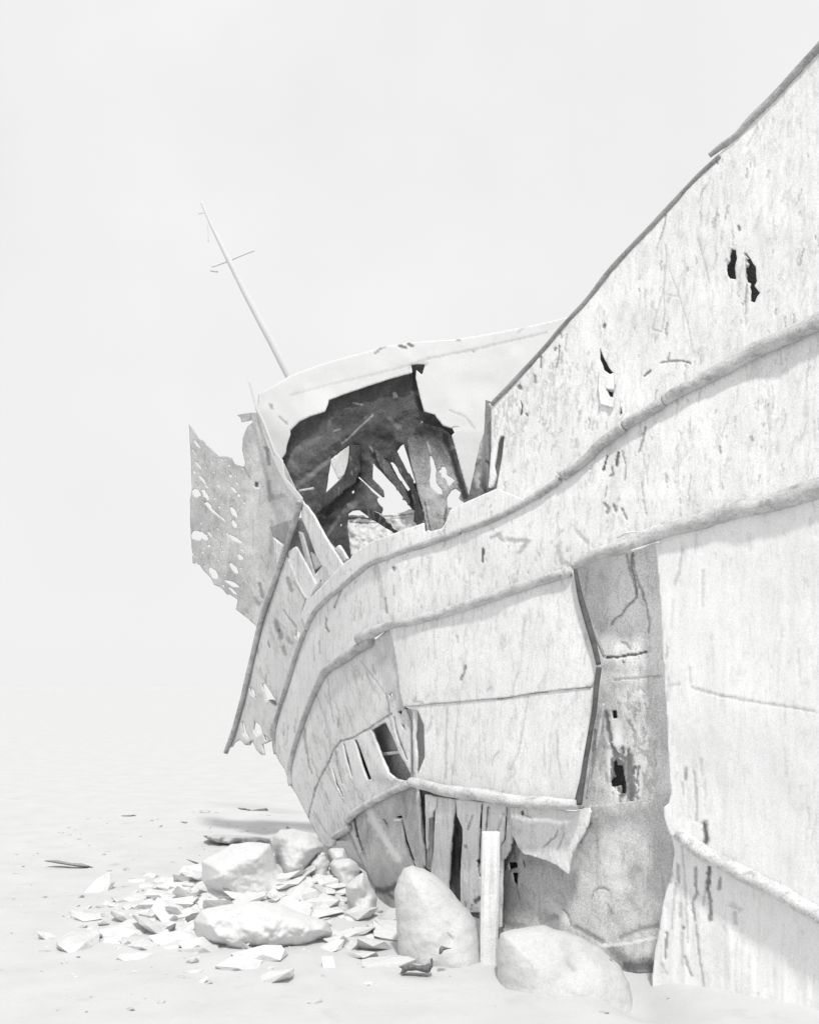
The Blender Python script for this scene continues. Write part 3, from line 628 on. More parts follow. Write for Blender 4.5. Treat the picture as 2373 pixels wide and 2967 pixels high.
rl2 = flecks(120, right_l, 18, 20, 120, 2.4, 0.08, 0.35, 0.04) + [(wander(Z11((835,560),(855,750),(865,1000),(875,1180)), 2), 3, 0.5), (wander(Z11((810,680),(815,790)), 1), 4, 0.6), (wander(Z11((770,730),(755,800)), 1), 3, 0.6), (wander(Z11((800,800),(780,950),(770,1100)), 2), 3, 0.5),
       (wander(Z11((925,700),(925,800),(930,870),(905,930),(920,1040)), 1), 4, 0.75), (wander(Z11((930,1080),(945,1250),(970,1400),(985,1600)), 2), 3.5, 0.6), (wander(Z11((1010,700),(1010,780),(1005,840)), 1), 7, 0.85), (wander(Z11((1005,840),(1020,930),(1018,1040)), 1), 6, 0.7),
       (wander(Z11((1085,770),(1075,835)), 1), 6, 0.6), (wander(Z11((995,780),(975,940)), 1), 3, 0.5), (wander(Z11((740,1120),(735,1200),(728,1290)), 1), 4, 0.8), (wander(Z11((855,1270),(870,1330),(900,1400)), 1), 4, 0.6), (Z11((845,1085),(842,1095)), 5, 0.6), (wander(Z11((825,930),(825,1020)), 1), 4, 0.4), (wander(Z11((835,1120),(840,1330)), 1), 3, 0.35),
       (wander(Z11((705,1320),(740,1390)), 1), 2.5, 0.5), (Z11((1150,940),(1210,970)), 10, 0.25), (wander(Z11((1180,990),(1180,1060)), 2), 6, 0.3), (wander(Z11((1100,1080),(1120,1110)), 2), 6, 0.2), (Z11((1060,1150),(1200,1500)), 50, 0.12)]
part('side_planking', outline=jag(right_l, 1.2, 10, 7), depth=lambda x, y: D0(x, y) + 0.05 + 0.010 * vnoise(x / 16, y / 300, 141, 3), mat=M_SIDE, tone=0.82, strokes=rl2, cell=5)

# --- rails and rubbing strakes
HD = lambda x, y: D0(x, y)
tube('bulwark_rail', top_rail, HD, [14] * 4 + [15] * 8, wreck, M_RAIL, 0.34, rel=-0.2, seed=2, lump=0.22, dents=0.06)
tube('bulwark_rail', top_rail2, HD, [14, 20, 22] + [22] * 7, wreck, M_RAIL, 0.42, rel=-0.4, seed=3, lump=0.25, dents=0.06)
for k, (p, wd, tn) in enumerate([(r1a, [44, 44, 42, 40, 37, 36, 34, 32, 28], .66), (r1b, [27, 27, 24], .62), (r1c, [25, 24, 22, 22, 23], .58), (r1d, [17, 17, 16, 16, 15, 15, 14], .58),
                                 (r1e, [15] * 6 + [14] * 7, .60), (r1f, [12, 12, 13, 13, 14, 12], .52), (r1g, [11, 11, 10, 10, 9], .50),
                                 (r2a, [54, 52, 48, 46, 44, 42, 40, 38, 34, 30, 26], .66), (r2b, [25, 25, 26, 26, 25, 24, 22, 20, 22, 28, 32], .66), (r2c, [22, 24, 24, 22, 20, 18, 16, 15, 14, 14, 13, 12, 12, 10], .60),
                                 (r4, [30, 40, 40, 40, 40, 40, 40, 40, 40], .78)]):
    dpt = (lambda x, y: panel_d(x, y) + 0.015) if k == 8 else HD
    tube('rubbing_strake', p, dpt, [1.18 * q for q in wd], wreck, M_RAIL, tn * (0.86 if k < 7 or k == 9 else 0.92), rel=-0.8, seed=10 + k, lump=0.10)
PD = lambda x, y: panel_d(x, y) - 0.03
tube('panel_frame', fold_u, PD, [12, 15, 18, 17, 15], wreck, M_RAIL, 0.13, rel=-0.2, seed=31, lump=0.3)
tube('panel_frame', fold_l, PD, [17, 18, 16, 15, 14, 17, 23], wreck, M_RAIL, 0.13, rel=-0.2, seed=32, lump=0.3)
tube('panel_frame', r3a, PD, [28, 34, 38, 40, 38, 36, 34, 28], wreck, M_RAIL, 0.66, rel=-0.75, seed=33)
tube('rubbing_strake', r3b, HD, [24, 22, 22, 22, 22, 20], wreck, M_RAIL, 0.6, rel=-0.75, seed=34)
tube('rubbing_strake', r3c, HD, [22, 22, 16], wreck, M_RAIL, 0.62, rel=-0.3, seed=35)
tube('plate_splinter', Z5((1165,560),(1195,640),(1225,720),(1245,770)), lambda x, y: D0(x, y) + 0.05, [8, 14, 10, 8], wreck, M_RAIL, 0.4, seed=36)
tube('plate_splinter', Z5((1240,1030),(1215,1200),(1200,1290)), lambda x, y: D0(x, y) + 0.08, [8, 12, 6], wreck, M_RAIL, 0.6, seed=37)
tube('plate_splinter', Z5((1172,1380),(1165,1480),(1150,1560)), lambda x, y: D0(x, y) + 0.02, [6, 10, 8], wreck, M_RAIL, 0.45, seed=38)
tube('torn_edge', Z5((1395,185),(1460,165),(1550,135)), lambda x, y: D0(x, y) - 0.08, [10, 8, 5], wreck, M_RAIL, 0.72, seed=39)
tube('torn_edge', Z6((420,800),(480,760),(540,760)), lambda x, y: D0(x, y) - 0.05, [6, 8, 4], wreck, M_RAIL, 0.74, seed=40)

# --- plating left of the strakes with the corner pole
quarter = Z4((545,15),(575,60),(625,200),(690,318),(665,400),(655,450),(692,540),(668,610),(622,720),(582,860),(545,970),(517,1060),(490,1140),(468,1230),(462,1310),(440,1310),(400,1330),(380,1330),(395,1415),(370,1400),(340,1370),(330,1340),(310,1310),(290,1340),(265,1340),(230,1300),(190,1320),(170,1350),(150,1360),(220,1120),(320,700),(375,480),(500,150))
q_holes = [jag(Z4((378,918),(402,908),(440,965),(482,1035),(440,1020),(408,1040)), 1.2, 5, 2), jag(Z4((240,1170),(262,1190),(270,1240),(300,1290),(275,1300),(245,1260)), 2, 5, 3),
           jag(Z4((330,1172),(370,1200),(382,1250),(345,1280),(320,1230)), 2.5, 5, 4), jag(Z4((295,935),(330,960),(340,1010),(305,985)), 1.5, 5, 5), jag(Z4((390,1250),(425,1300),(405,1310)), 1.5, 5, 6),
           jag(Z4((615,540),(648,560),(630,610),(608,585)), 1.5, 5, 7)]
q_str = flecks(120, quarter, 21, 10, 50, 2.4, 0.12, 0.45, -0.3) + [(wander(Z4((485,480),(495,540),(515,590)), 3), 11, 0.6), (Z4((500,540),(503,550)), 5, 0.95), (wander(Z4((425,620),(435,660)), 1), 3, 0.8), (wander(Z4((525,660),(545,710)), 3), 8, 0.5), (wander(Z4((530,400),(620,520)), 2), 3, 0.6),
           (wander(Z4((560,600),(585,630)), 3), 7, 0.4), (wander(Z4((560,180),(590,270)), 3), 6, 0.5), (wander(Z4((410,860),(410,900)), 1), 3, 0.6), (wander(Z4((440,1020),(470,1050)), 2), 10, 0.85), (Z4((455,1200),(448,1280)), 5, 0.5), (Z4((265,1345),(320,1305)), 3, 0.8), (wander(Z4((655,440),(690,330)), 1), 2.4, 0.6), (Z4((600,200),(680,330)), 2.4, 0.5)]
part('quarter_plating', outline=jag(quarter, 1.0, 9, 5), depth=hull_d(0.012, 20, 80, 151, 0.04), mat=M_HULL, tone=0.62, holes=q_holes, strokes=q_str, cell=3.5)
pole = Z1((795,1080),(770,1190),(700,1400),(640,1570)) + Z4((470,215),(420,330),(370,480),(320,700),(270,920),(220,1120),(170,1290),(132,1390))
tube('corner_pole', pole, HD, [19, 18, 17, 17, 16, 16, 15, 14, 14, 14, 14, 14], wreck, M_RAIL, 0.48, rel=-0.9, seed=41, lump=0.08, dents=0.1)
# struts between pole and strake
def strut(pts, tone, off, seed, holes=()):
    part('deck_strut', outline=jag(pts, 0.8, 9, seed), depth=lambda x, y: D0(x, y) + off + 0.006 * vnoise(x / 12, y / 60, seed, 2), mat=M_PLANK, tone=tone * 0.92, cell=3, thick=0.02,
         strokes=flecks(12, pts, seed, 8, 40, 2.2, 0.1, 0.35, -0.4))
strut(Z1((800,1085),(838,1110),(880,1170),(960,1320),(1065,1485),(985,1570),(900,1430),(850,1290),(810,1200)), 0.76, 0.06, 161)
strut(Z1((720,1395),(770,1365),(830,1470),(905,1620),(860,1724),(790,1640),(740,1520)), 0.76, 0.05, 162)
strut(Z1((880,1555),(940,1480),(985,1565),(905,1640)), 0.8, 0.12, 163)
strut(Z1((1000,1390),(1038,1355),(1092,1440),(1055,1482)), 0.8, 0.2, 164)
strut(Z1((785,1270),(810,1280),(880,1530),(905,1600),(880,1610),(830,1450)), 0.55, 0.1, 165)
strut(Z1((860,1400),(890,1420),(925,1480),(885,1510)), 0.72, 0.16, 166)
strut(Z1((628,1310),(690,1362),(655,1490),(640,1420)), 0.78, 0.12, 167)
strut(Z1((610,1240),(720,1200),(735,1260),(700,1350),(625,1300)), 0.34, 0.2, 168)
part('shade_backing', outline=Z1((740,1200),(830,1180),(1000,1390),(990,1570),(900,1650),(760,1560),(700,1400)), depth=hull_d(0.01, off=0.5), mat=M_DARK, tone=0.26, cell=6)  # grey sheet added for the dim inside between the struts

# --- perforated plate far left
def perf_d(px, py):
    return np.interp(px / 1.37645, [390, 545, 660], [12.5, 11.95, 11.3]) + 0.02 * vnoise(px / 40, py / 50, 171, 3)
perf = Z1((104,598),(135,640),(165,690),(195,705),(215,735),(245,755),(290,800),(330,800),(370,812),(390,850),(448,866),(455,840),(436,760),(440,690),(470,610),(505,590),(500,575),(430,590),(425,560),(400,545),(440,535),(525,528),(560,560),(600,680),(640,800),(700,850),(790,1050)) + \
       Z1((800,1080),(720,1380),(640,1570)) + Z4((420,400),(358,520),(345,515),(270,450),(200,395),(215,330),(150,290)) + Z1((440,1700),(395,1675),(340,1665),(300,1620),(260,1605),(240,1560),(200,1520),(170,1480),(128,1470),(115,1280),(110,1080),(122,1000),(115,800))
rnd = random.Random(77)
def slot(cx, cy, l, wd, a, seed):
    ca, sa = math.cos(math.radians(a)), math.sin(math.radians(a))
    pts = []
    for k in range(14):
        t = 2 * math.pi * k / 14
        r = rnd.uniform(0.7, 1.25)
        u, v = l * math.cos(t) * r / 2, wd * math.sin(t) * rnd.uniform(0.7, 1.3) / 2
        pts.append((cx + u * ca - v * sa, cy + u * sa + v * ca))
    return Z1(*pts)
ph = [(155,725,70,14,52),(165,860,60,10,50),(190,950,75,14,48),(150,1030,70,42,50),(205,1040,75,28,62),(250,1140,170,14,42),(225,1105,60,22,40),(310,1190,50,12,40),(385,1152,75,32,55),(388,1225,60,30,55),(150,1295,80,55,40),(195,1300,80,30,45),(235,1290,50,14,50),
      (395,1320,90,24,30),(365,1300,30,18,40),(385,1010,60,12,45),(415,1045,24,14,60),(424,1430,42,26,45),(258,1535,90,36,55),(385,1500,75,30,50),(375,1600,95,24,25),(375,1640,80,14,40),(230,1360,20,14,0),(345,1290,22,10,60),(295,1120,20,10,40),(405,970,26,10,50),(260,900,12,10,0),(265,1065,14,10,0),(180,1220,16,9,0),
      (430,1500,12,9,0),(315,1395,14,9,0),(275,1325,18,8,60),(440,1390,34,9,45),(320,1610,24,9,60),(315,1640,40,14,45),(140,900,30,8,55),(140,780,60,8,58),(215,990,30,9,50),(190,1400,14,10,10)]
ph += [(rnd.uniform(120, 470), rnd.uniform(720, 1680), rnd.uniform(8, 34), rnd.uniform(6, 11), rnd.uniform(35, 60)) for _ in range(70)]
n0 = len(ph) - 70
ph = [p for i, p in enumerate(ph) if i < n0 or all(math.hypot(p[0] - q[0], p[1] - q[1]) > (p[2] + q[2]) * 0.55 for q in ph[:i])]
perf_holes = [slot(a, b, c, d, e, i) for i, (a, b, c, d, e) in enumerate(ph)]
p_str = [(Z1((525,975),(526,985)), 7, 0.95), (Z1((508,990),(520,1003),(542,1000),(545,975)), 3, -0.7), (Z1((585,750),(595,800),(605,850)), 7, 0.6), (Z1((600,960),(605,1080)), 6, 0.3), (Z1((610,1060),(700,1050)), 8, 0.3), (Z1((620,1210),(615,1400)), 8, 0.25),
         (wander(Z1((440,860),(480,930)), 3), 3, 0.4), (Z1((545,1600),(560,1680)), 6, 0.5), (Z1((515,1690),(540,1724)), 7, 0.4), (Z1((460,620),(520,700)), 20, 0.1)] + flecks(80, perf, 22, 8, 40, 2.4, 0.1, 0.35, -0.5)
part('perforated_plating', outline=jag(perf, 1.6, 6, 8), depth=perf_d, mat=M_IRON, tone=lambda x, y: 0.47 + 0.06 * smooth(680, 760, x), holes=perf_holes, strokes=p_str, cell=2.6, thick=0.004)

# --- far wall (white), torn open over the dark inside
def wall_d(px, py):
    return np.interp(px / 1.37645, [500, 640, 865, 1160, 1400], [12.0, 11.5, 11.0, 10.4, 9.9]) + 0.0004 * np.maximum(0, 1250 - py) + 0.015 * vnoise(px / 80, py / 80, 181, 2)
wall = D((545,828),(575,812),(612,790),(690,762),(780,738),(800,730),(830,726),(870,720),(960,714),(1060,697),(1160,676),(1300,640)) + D((1300,800),(1200,1000),(1050,1040)) + \
       Z9((1600,960),(1430,930),(1400,880),(1340,660),(1302,522),(1360,455),(1290,468),(1240,450),(1200,402),(1180,372),(1105,352),(1075,240),(1045,110),(1050,55),(1090,90),(1112,15),(1060,12),(1012,20),(1020,75),(860,118),(700,170),(520,232),(425,268),(418,300),(400,350),(290,385),(215,420),(148,490),(152,512),(122,600),(117,650),(90,690)) + Z1((640,800),(600,690),(560,600),(528,520))
wl_str = [(Z9((0,530),(290,430),(440,365)), 2.2, 0.0), (wander(D((610,832),(700,808),(800,785),(862,768)), 1), 2.0, 0.28), (wander(D((862,768),(900,755),(1000,735),(1150,700)), 1), 2.2, 0.4), (D((790,744),(800,735),(810,730)), 4, 0.6), (D((840,728),(855,732)), 5, 0.8), (D((858,724),(868,728)), 5, 0.8), (D((960,716),(968,717)), 3, 0.6), (D((1090,700),(1110,684),(1130,680)), 3, 0.35),
          (D((995,738),(997,741)), 4, 0.5), (wander(Z9((75,390),(130,440)), 2), 3, 0.5), (Z9((15,305),(22,325)), 5, 0.5), (wander(Z9((1290,345),(1400,385),(1460,470)), 3), 2.4, 0.35), (Z9((1000,30),(1040,15),(1120,10)), 6, 0.25), (Z1((470,330),(530,520)), 3, 0.15)]
part('deckhouse_wall', outline=jag(wall, 1.0, 10, 12), depth=wall_d, mat=M_WALL, tone=0.665, strokes=wl_str, cell=4, thick=0.008)
# torn plating inside, its shade put into the dark colour
C0 = Z9((730, 385))[0]
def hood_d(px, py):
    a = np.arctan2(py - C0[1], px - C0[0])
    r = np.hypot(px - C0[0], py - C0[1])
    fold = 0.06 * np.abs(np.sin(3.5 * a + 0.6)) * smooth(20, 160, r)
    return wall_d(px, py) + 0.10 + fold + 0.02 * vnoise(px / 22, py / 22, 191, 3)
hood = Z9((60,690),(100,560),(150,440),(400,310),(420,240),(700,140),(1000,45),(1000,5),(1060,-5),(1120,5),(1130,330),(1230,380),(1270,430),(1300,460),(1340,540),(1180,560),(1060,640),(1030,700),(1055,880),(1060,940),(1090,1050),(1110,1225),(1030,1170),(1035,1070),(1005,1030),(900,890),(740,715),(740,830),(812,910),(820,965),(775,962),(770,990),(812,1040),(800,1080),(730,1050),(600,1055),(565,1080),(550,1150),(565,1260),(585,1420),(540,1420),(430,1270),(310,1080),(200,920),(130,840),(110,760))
h_holes = [Z9((440,690),(490,650),(570,590),(570,640),(560,720),(535,800),(490,850),(400,935),(415,850),(430,760)), Z9((860,715),(875,708),(900,730),(960,820),(1005,905),(990,920),(930,840)), Z9((908,635),(930,605),(958,580),(990,680),(1045,860),(1030,865),(970,760)),
           Z9((630,820),(642,815),(700,870),(770,930),(815,968),(800,975),(740,925)), jag(Z9((585,920),(600,908),(610,925),(595,938)), 1, 4, 3), jag(Z9((505,1155),(515,1148),(518,1165),(505,1172)), 0.8, 4, 4)]
h_str = [(Z9((740,375),(660,450),(600,510),(520,580)), 2.6, -0.4), (Z9((690,390),(600,440),(460,490)), 2.6, -0.25), (Z9((600,290),(660,302)), 3, -0.3), (Z9((720,600),(745,640)), 3, -0.2), (Z9((200,880),(330,780),(440,690)), 9, -0.16), (Z9((540,830),(460,930),(390,1050)), 8, -0.16),
         (Z9((150,650),(300,560),(440,420)), 14, -0.08), (Z9((150,700),(200,760)), 14, -0.10), (Z9((900,225),(905,240)), 5, -0.3), (Z9((860,400),(930,470)), 8, -0.12), (Z9((640,640),(740,700),(800,900)), 10, -0.10), (Z9((570,1020),(600,1030)), 8, -0.15), (Z9((390,1100),(560,1050),(620,1000)), 9, -0.10), (Z9((500,1100),(420,1230)), 6, -0.12),
         (Z9((600,600),(610,800),(560,860)), 16, 0.45), (Z9((700,500),(850,520),(780,460)), 24, 0.4), (Z9((500,440),(640,400)), 22, 0.35), (Z9((430,1060),(330,1080)), 12, 0.5), (Z9((1030,80),(1050,220),(1090,340)), 9, 0.75), (Z9((480,1260),(550,1370)), 20, 0.35), (Z9((1110,390),(1200,460),(1270,500)), 18, 0.45), (Z9((900,650),(960,760),(1030,870)), 9, 0.6), (Z9((1040,920),(1075,1100),(1090,1200)), 12, 0.6), (Z9((1085,430),(1090,425)), 3, -0.8), (Z9((1122,500),(1126,502)), 4, -0.8)]
part('inner_plating', outline=jag(hood, 1.0, 8, 13), depth=hood_d, mat=M_DARK, tone=lambda x, y: 0.10 + 0.07 * smooth(965, 850, x) + 0.03 * vnoise((x + y) / 30, (x - y) / 160, 3, 2), holes=h_holes, strokes=h_str, cell=3, thick=0.015)
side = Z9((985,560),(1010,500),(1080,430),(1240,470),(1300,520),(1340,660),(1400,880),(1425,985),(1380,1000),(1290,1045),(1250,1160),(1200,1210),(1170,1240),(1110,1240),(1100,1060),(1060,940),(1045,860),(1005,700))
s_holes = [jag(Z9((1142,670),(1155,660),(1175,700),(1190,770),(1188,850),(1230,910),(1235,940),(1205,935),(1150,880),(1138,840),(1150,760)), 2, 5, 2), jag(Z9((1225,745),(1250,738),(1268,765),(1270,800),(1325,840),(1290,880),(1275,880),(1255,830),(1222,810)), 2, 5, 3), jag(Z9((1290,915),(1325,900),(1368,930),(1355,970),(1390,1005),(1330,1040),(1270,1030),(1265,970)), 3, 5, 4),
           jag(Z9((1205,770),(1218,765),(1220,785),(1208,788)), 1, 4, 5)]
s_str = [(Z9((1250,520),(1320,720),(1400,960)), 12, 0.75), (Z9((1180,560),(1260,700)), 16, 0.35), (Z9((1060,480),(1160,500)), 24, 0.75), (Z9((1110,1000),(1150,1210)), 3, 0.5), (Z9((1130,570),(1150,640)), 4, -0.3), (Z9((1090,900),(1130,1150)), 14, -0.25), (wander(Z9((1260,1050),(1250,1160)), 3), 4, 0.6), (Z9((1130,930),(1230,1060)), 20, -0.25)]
part('inner_plating', outline=jag(side, 1.2, 8, 14), depth=lambda x, y: wall_d(x, y) + 0.09 + 0.02 * vnoise(x / 20, y / 40, 201, 3), mat=M_DARK, tone=lambda x, y: 0.15 + 0.32 * smooth(1260, 1420, y), holes=s_holes, strokes=s_str, cell=3, thick=0.015)
# beams inside, coloured dark for the same shade
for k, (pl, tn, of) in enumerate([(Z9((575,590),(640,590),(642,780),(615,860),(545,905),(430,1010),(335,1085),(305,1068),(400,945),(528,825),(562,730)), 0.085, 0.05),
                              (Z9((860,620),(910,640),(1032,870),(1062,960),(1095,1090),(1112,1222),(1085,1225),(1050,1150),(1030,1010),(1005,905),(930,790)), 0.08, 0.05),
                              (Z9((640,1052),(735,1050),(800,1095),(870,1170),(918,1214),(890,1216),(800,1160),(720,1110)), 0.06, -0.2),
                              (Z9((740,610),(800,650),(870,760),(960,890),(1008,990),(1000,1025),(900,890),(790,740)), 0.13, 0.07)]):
    part('inner_rib', outline=jag(pl, 0.8, 8, 50 + k), depth=lambda x, y: wall_d(x, y) + of + 0.03 * vnoise(x / 11, y / 60, 50 + k, 2), mat=M_DARK, tone=tn, cell=3, thick=0.03, strokes=flecks(10, pl, 90 + k, 10, 40, 3, -0.2, -0.05, 0))
tube('bent_bar', Z9((215,915),(260,908),(316,898)), lambda x, y: wall_d(x, y) - 0.1, 6, wreck, M_RAIL, 0.7, seed=55)
# far side seen through the opening
farb = Z9((430,700),(445,690),(500,650),(580,560),(580,720),(540,800),(495,835))
part('far_plating', outline=farb, depth=lambda x, y: 13.2 + 0 * x, mat=M_IRON, tone=0.66, cell=4)
fl = Z9((520,1160),(560,1080),(570,1100),(640,1095),(700,1110),(760,1088),(850,1082),(900,1092),(1000,1050),(1060,1060),(1120,1100),(1150,1300),(1000,1420),(560,1480))
part('far_plating', outline=jag(fl, 2, 7, 15), depth=lambda x, y: wall_d(x, y) + 0.17 + 0.03 * vnoise(x / 20, y / 20, 211, 3), mat=M_IRON, tone=0.80, cell=3,
     strokes=[(wander(Z9((570,1115),(640,1108),(720,1118)), 2), 4, 0.85), (wander(Z9((570,1140),(680,1145),(780,1140)), 3), 3, 0.7), (wander(Z9((800,1100),(900,1095),(1020,1080)), 2), 3, 0.7), (wander(Z9((860,1115),(1000,1105)), 2), 3, 0.5), (wander(Z9((800,1200),(840,1245)), 2), 3, 0.4), (Z9((960,1120),(1010,1170)), 18, 0.2), (Z9((880,1140),(920,1180)), 12, 0.2)])

# --- break of the bulwark: post, bracket, second stub
def post_d(px, py):
    return D0(px, py) + 0.10
part('bulwark_post', outline=jag(Z2((1000,630),(1010,670),(1042,690),(1045,800),(1042,1010),(1030,1260),(1010,1290),(1000,1100),(990,900),(997,760)), 1.2, 7, 16), depth=post_d, mat=M_IRON, tone=0.24, cell=3, thick=0.05, strokes=[(wander(Z2((985,1060),(1030,1090)), 3), 5, 0.8)])
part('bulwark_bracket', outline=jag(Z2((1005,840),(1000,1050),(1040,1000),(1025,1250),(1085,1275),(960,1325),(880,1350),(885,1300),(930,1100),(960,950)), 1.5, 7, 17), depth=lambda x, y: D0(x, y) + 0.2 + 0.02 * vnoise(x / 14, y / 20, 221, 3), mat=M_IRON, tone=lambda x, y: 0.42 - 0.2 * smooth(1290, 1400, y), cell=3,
     strokes=[(Z2((940,1180),(950,1250)), 10, -0.35), (Z2((980,1250),(1020,1290)), 12, 0.5), (Z2((960,1080),(930,1110)), 6, 0.5)])
part('bulwark_post', outline=jag(Z2((1095,910),(1120,870),(1130,905),(1142,905),(1135,1000),(1115,1160),(1092,1275),(1040,1280),(1060,1190),(1070,1090),(1085,1000)), 1.2, 7, 18), depth=lambda x, y: D0(x, y) + 0.12, mat=M_IRON, tone=0.22, cell=3, thick=0.04)
# white corner stanchion
def stan_d(px, py):
    return np.interp(px / 1.37645, [540, 640], [11.8, 10.9])
part('stanchion', outline=jag(Z1((470,322),(490,340),(530,500),(575,590),(640,770),(690,830),(700,930),(760,1000),(812,1060),(810,1085),(775,1070),(720,1010),(660,900),(600,760),(560,640),(520,510)), 0.8, 8, 19), depth=stan_d, mat=M_WALL, tone=0.62, cell=3, thick=0.006,
     strokes=[(Z1((535,540),(600,700),(640,800)), 2.4, 0.35), (Z1((600,760),(610,850)), 5, 0.4)])

# --- mast with crosstree, leaning beyond the wall
MD = lambda x, y: 12.6 + 0 * x
mast = bpy.data.objects.new('mast', None); COL.objects.link(mast); mast.parent = wreck
tube('mast_pole', Z12((225,230),(300,400),(380,560),(450,700),(560,920),(660,1110),(760,1290),(900,1560),(960,1700)), MD, [6, 10, 14, 17, 19, 21, 23, 26, 26], mast, M_WALL, 0.64, seed=61, lump=0.03, dents=0.05)
tube('crosstree', Z12((310,735),(360,718),(450,685),(540,645),(640,608)), MD, [6, 5, 7, 5, 6], mast, M_WALL, 0.64, seed=62, lump=0.1)
tube('mast_stay', Z12((275,390),(280,460),(282,540)), MD, 3, mast, M_WALL, 0.64, seed=63, lump=0.02)
tube('mast_stay', Z12((205,322),(245,312)), MD, 4, mast, M_WALL, 0.64, seed=64, lump=0.02)
tube('mast_fitting', Z12((300,765),(355,772)), MD, 7, mast, M_WALL, 0.6, seed=65, lump=0.1)

# --- far quarter of the hull turning away behind the left silhouette
sil = np.array(r1g + Z4((540,1510),(578,1620),(620,1680),(680,1800),(740,1920),(800,2030)) + Z7((70,540),(112,690)))
N0 = len(sil); V = []; T = []
for k in range(9):
    t = k / 8
    yy = D0(sil[:, 0], sil[:, 1]) + 0.03
    P = W(sil[:, 0], sil[:, 1], yy)
    P = P + np.array([1.0 * t * t + 0.05 * t, 2.4 * t, 0.0])
    V.append(P)
V = np.concatenate(V)
ii = np.arange(9 * N0).reshape(9, N0)
fq = np.stack([ii[:-1, :-1], ii[1:, :-1], ii[1:, 1:], ii[:-1, 1:]], -1).reshape(-1, 4)
o = link_mesh('stern_plating', V, fq, M_HULL, wreck, tone=0.6)
sd = o.modifiers.new('thickness', 'SOLIDIFY'); sd.thickness = 0.02

# ------------------------------------------------------------------ stones and post in front
def sink(ol, f=0.45):
    y0 = min(p[1] for p in ol); y1 = max(p[1] for p in ol); h = y1 - y0
    return [(x, y + f * h * float(smooth(y0 + 0.5 * h, y1, y))) for x, y in ol]
def gY(py):
    return CAMZ * F / (py - HY)
blob('boulder', sink(Z7((180,640),(180,600),(195,555),(215,522),(245,512),(290,525),(330,548),(370,585),(415,640),(450,680),(480,715),(500,760),(510,830),(440,860),(330,850),(250,830),(195,780),(186,700)), 0.3), 7.45, 'tall pale pointed boulder leaning against the hull beside the white post', 'boulder', M_ROCK, 0.60, T=0.32, strokes=[(wander(Z7((300,640),(340,700),(400,740)), 5), 2.5, 0.12), (wander(Z7((370,755),(390,770)), 3), 3, 0.5), (wander(Z7((230,600),(225,680)), 4), 2.5, 0.1)], seed=3, amp=2.5, top=0.25, rough=0.07)
blob('boulder', sink(Z7((552,830),(556,790),(565,760),(590,748),(640,740),(680,732),(720,726),(760,742),(800,752),(840,765),(880,785),(920,808),(960,840),(1000,875),(1035,915),(1060,960),(1060,1010),(560,1010)), 0.5), 6.9, 'large rounded boulder with rough speckled face right of the white post', 'boulder', M_ROCK, 0.58, T=0.36, seed=4, amp=3, top=0.2, rough=0.07,
     strokes=[(wander(Z7((800,800),(820,880)), 5), 22, 0.12), (wander(Z7((880,820),(960,880)), 5), 18, 0.10), (wander(Z7((810,870),(830,890)), 5), 10, 0.3), (Z7((965,855),(968,857)), 4, 0.8)])
post = bpy.data.objects.new('timber_post', None); COL.objects.link(post)
pb = Z10((760, 1470))[0]
bm = bmesh.new()
Yp = 7.35
c = W(*Z10((782, 465))[0], Yp); b0 = W(*Z10((760, 1620))[0], Yp)
hw = 72 * 0.348 * Yp / F
nn = 24
rings = []
for k in range(nn + 1):
    t = k / nn
    cc = b0 + (c - b0) * t
    r = []
    for a, b in ((-1, -.7), (-.7, -1), (.7, -1), (1, -.7), (1, .7), (.7, 1), (-.7, 1), (-1, .7)):
        jx = 0.03 * float(vnoise(np.array([a * 3 + 5.]), np.array([k * 0.5]), 5, 2)[0])
        r.append(bm.verts.new((cc[0] + hw * (a + jx), cc[1] + hw * 0.9 * (b + jx), cc[2])))
    rings.append(r)
for k in range(nn):
    for j in range(8):
        bm.faces.new((rings[k][j], rings[k][(j + 1) % 8], rings[k + 1][(j + 1) % 8], rings[k + 1][j]))
bm.faces.new(rings[0][::-1]); bm.faces.new(rings[-1])
vs = np.array([v.co[:] for v in bm.verts]); bm.verts.index_update()
fs = [[v.index for v in f.verts] for f in bm.faces]
bm.free()
post.location = tuple(b0)
o = link_mesh('shaft', vs, fs, M_PLANK, post, tone=0.80, smoothf=False)
post['label'] = 'short white square timber post standing between the two big boulders'
post['category'] = 'post'

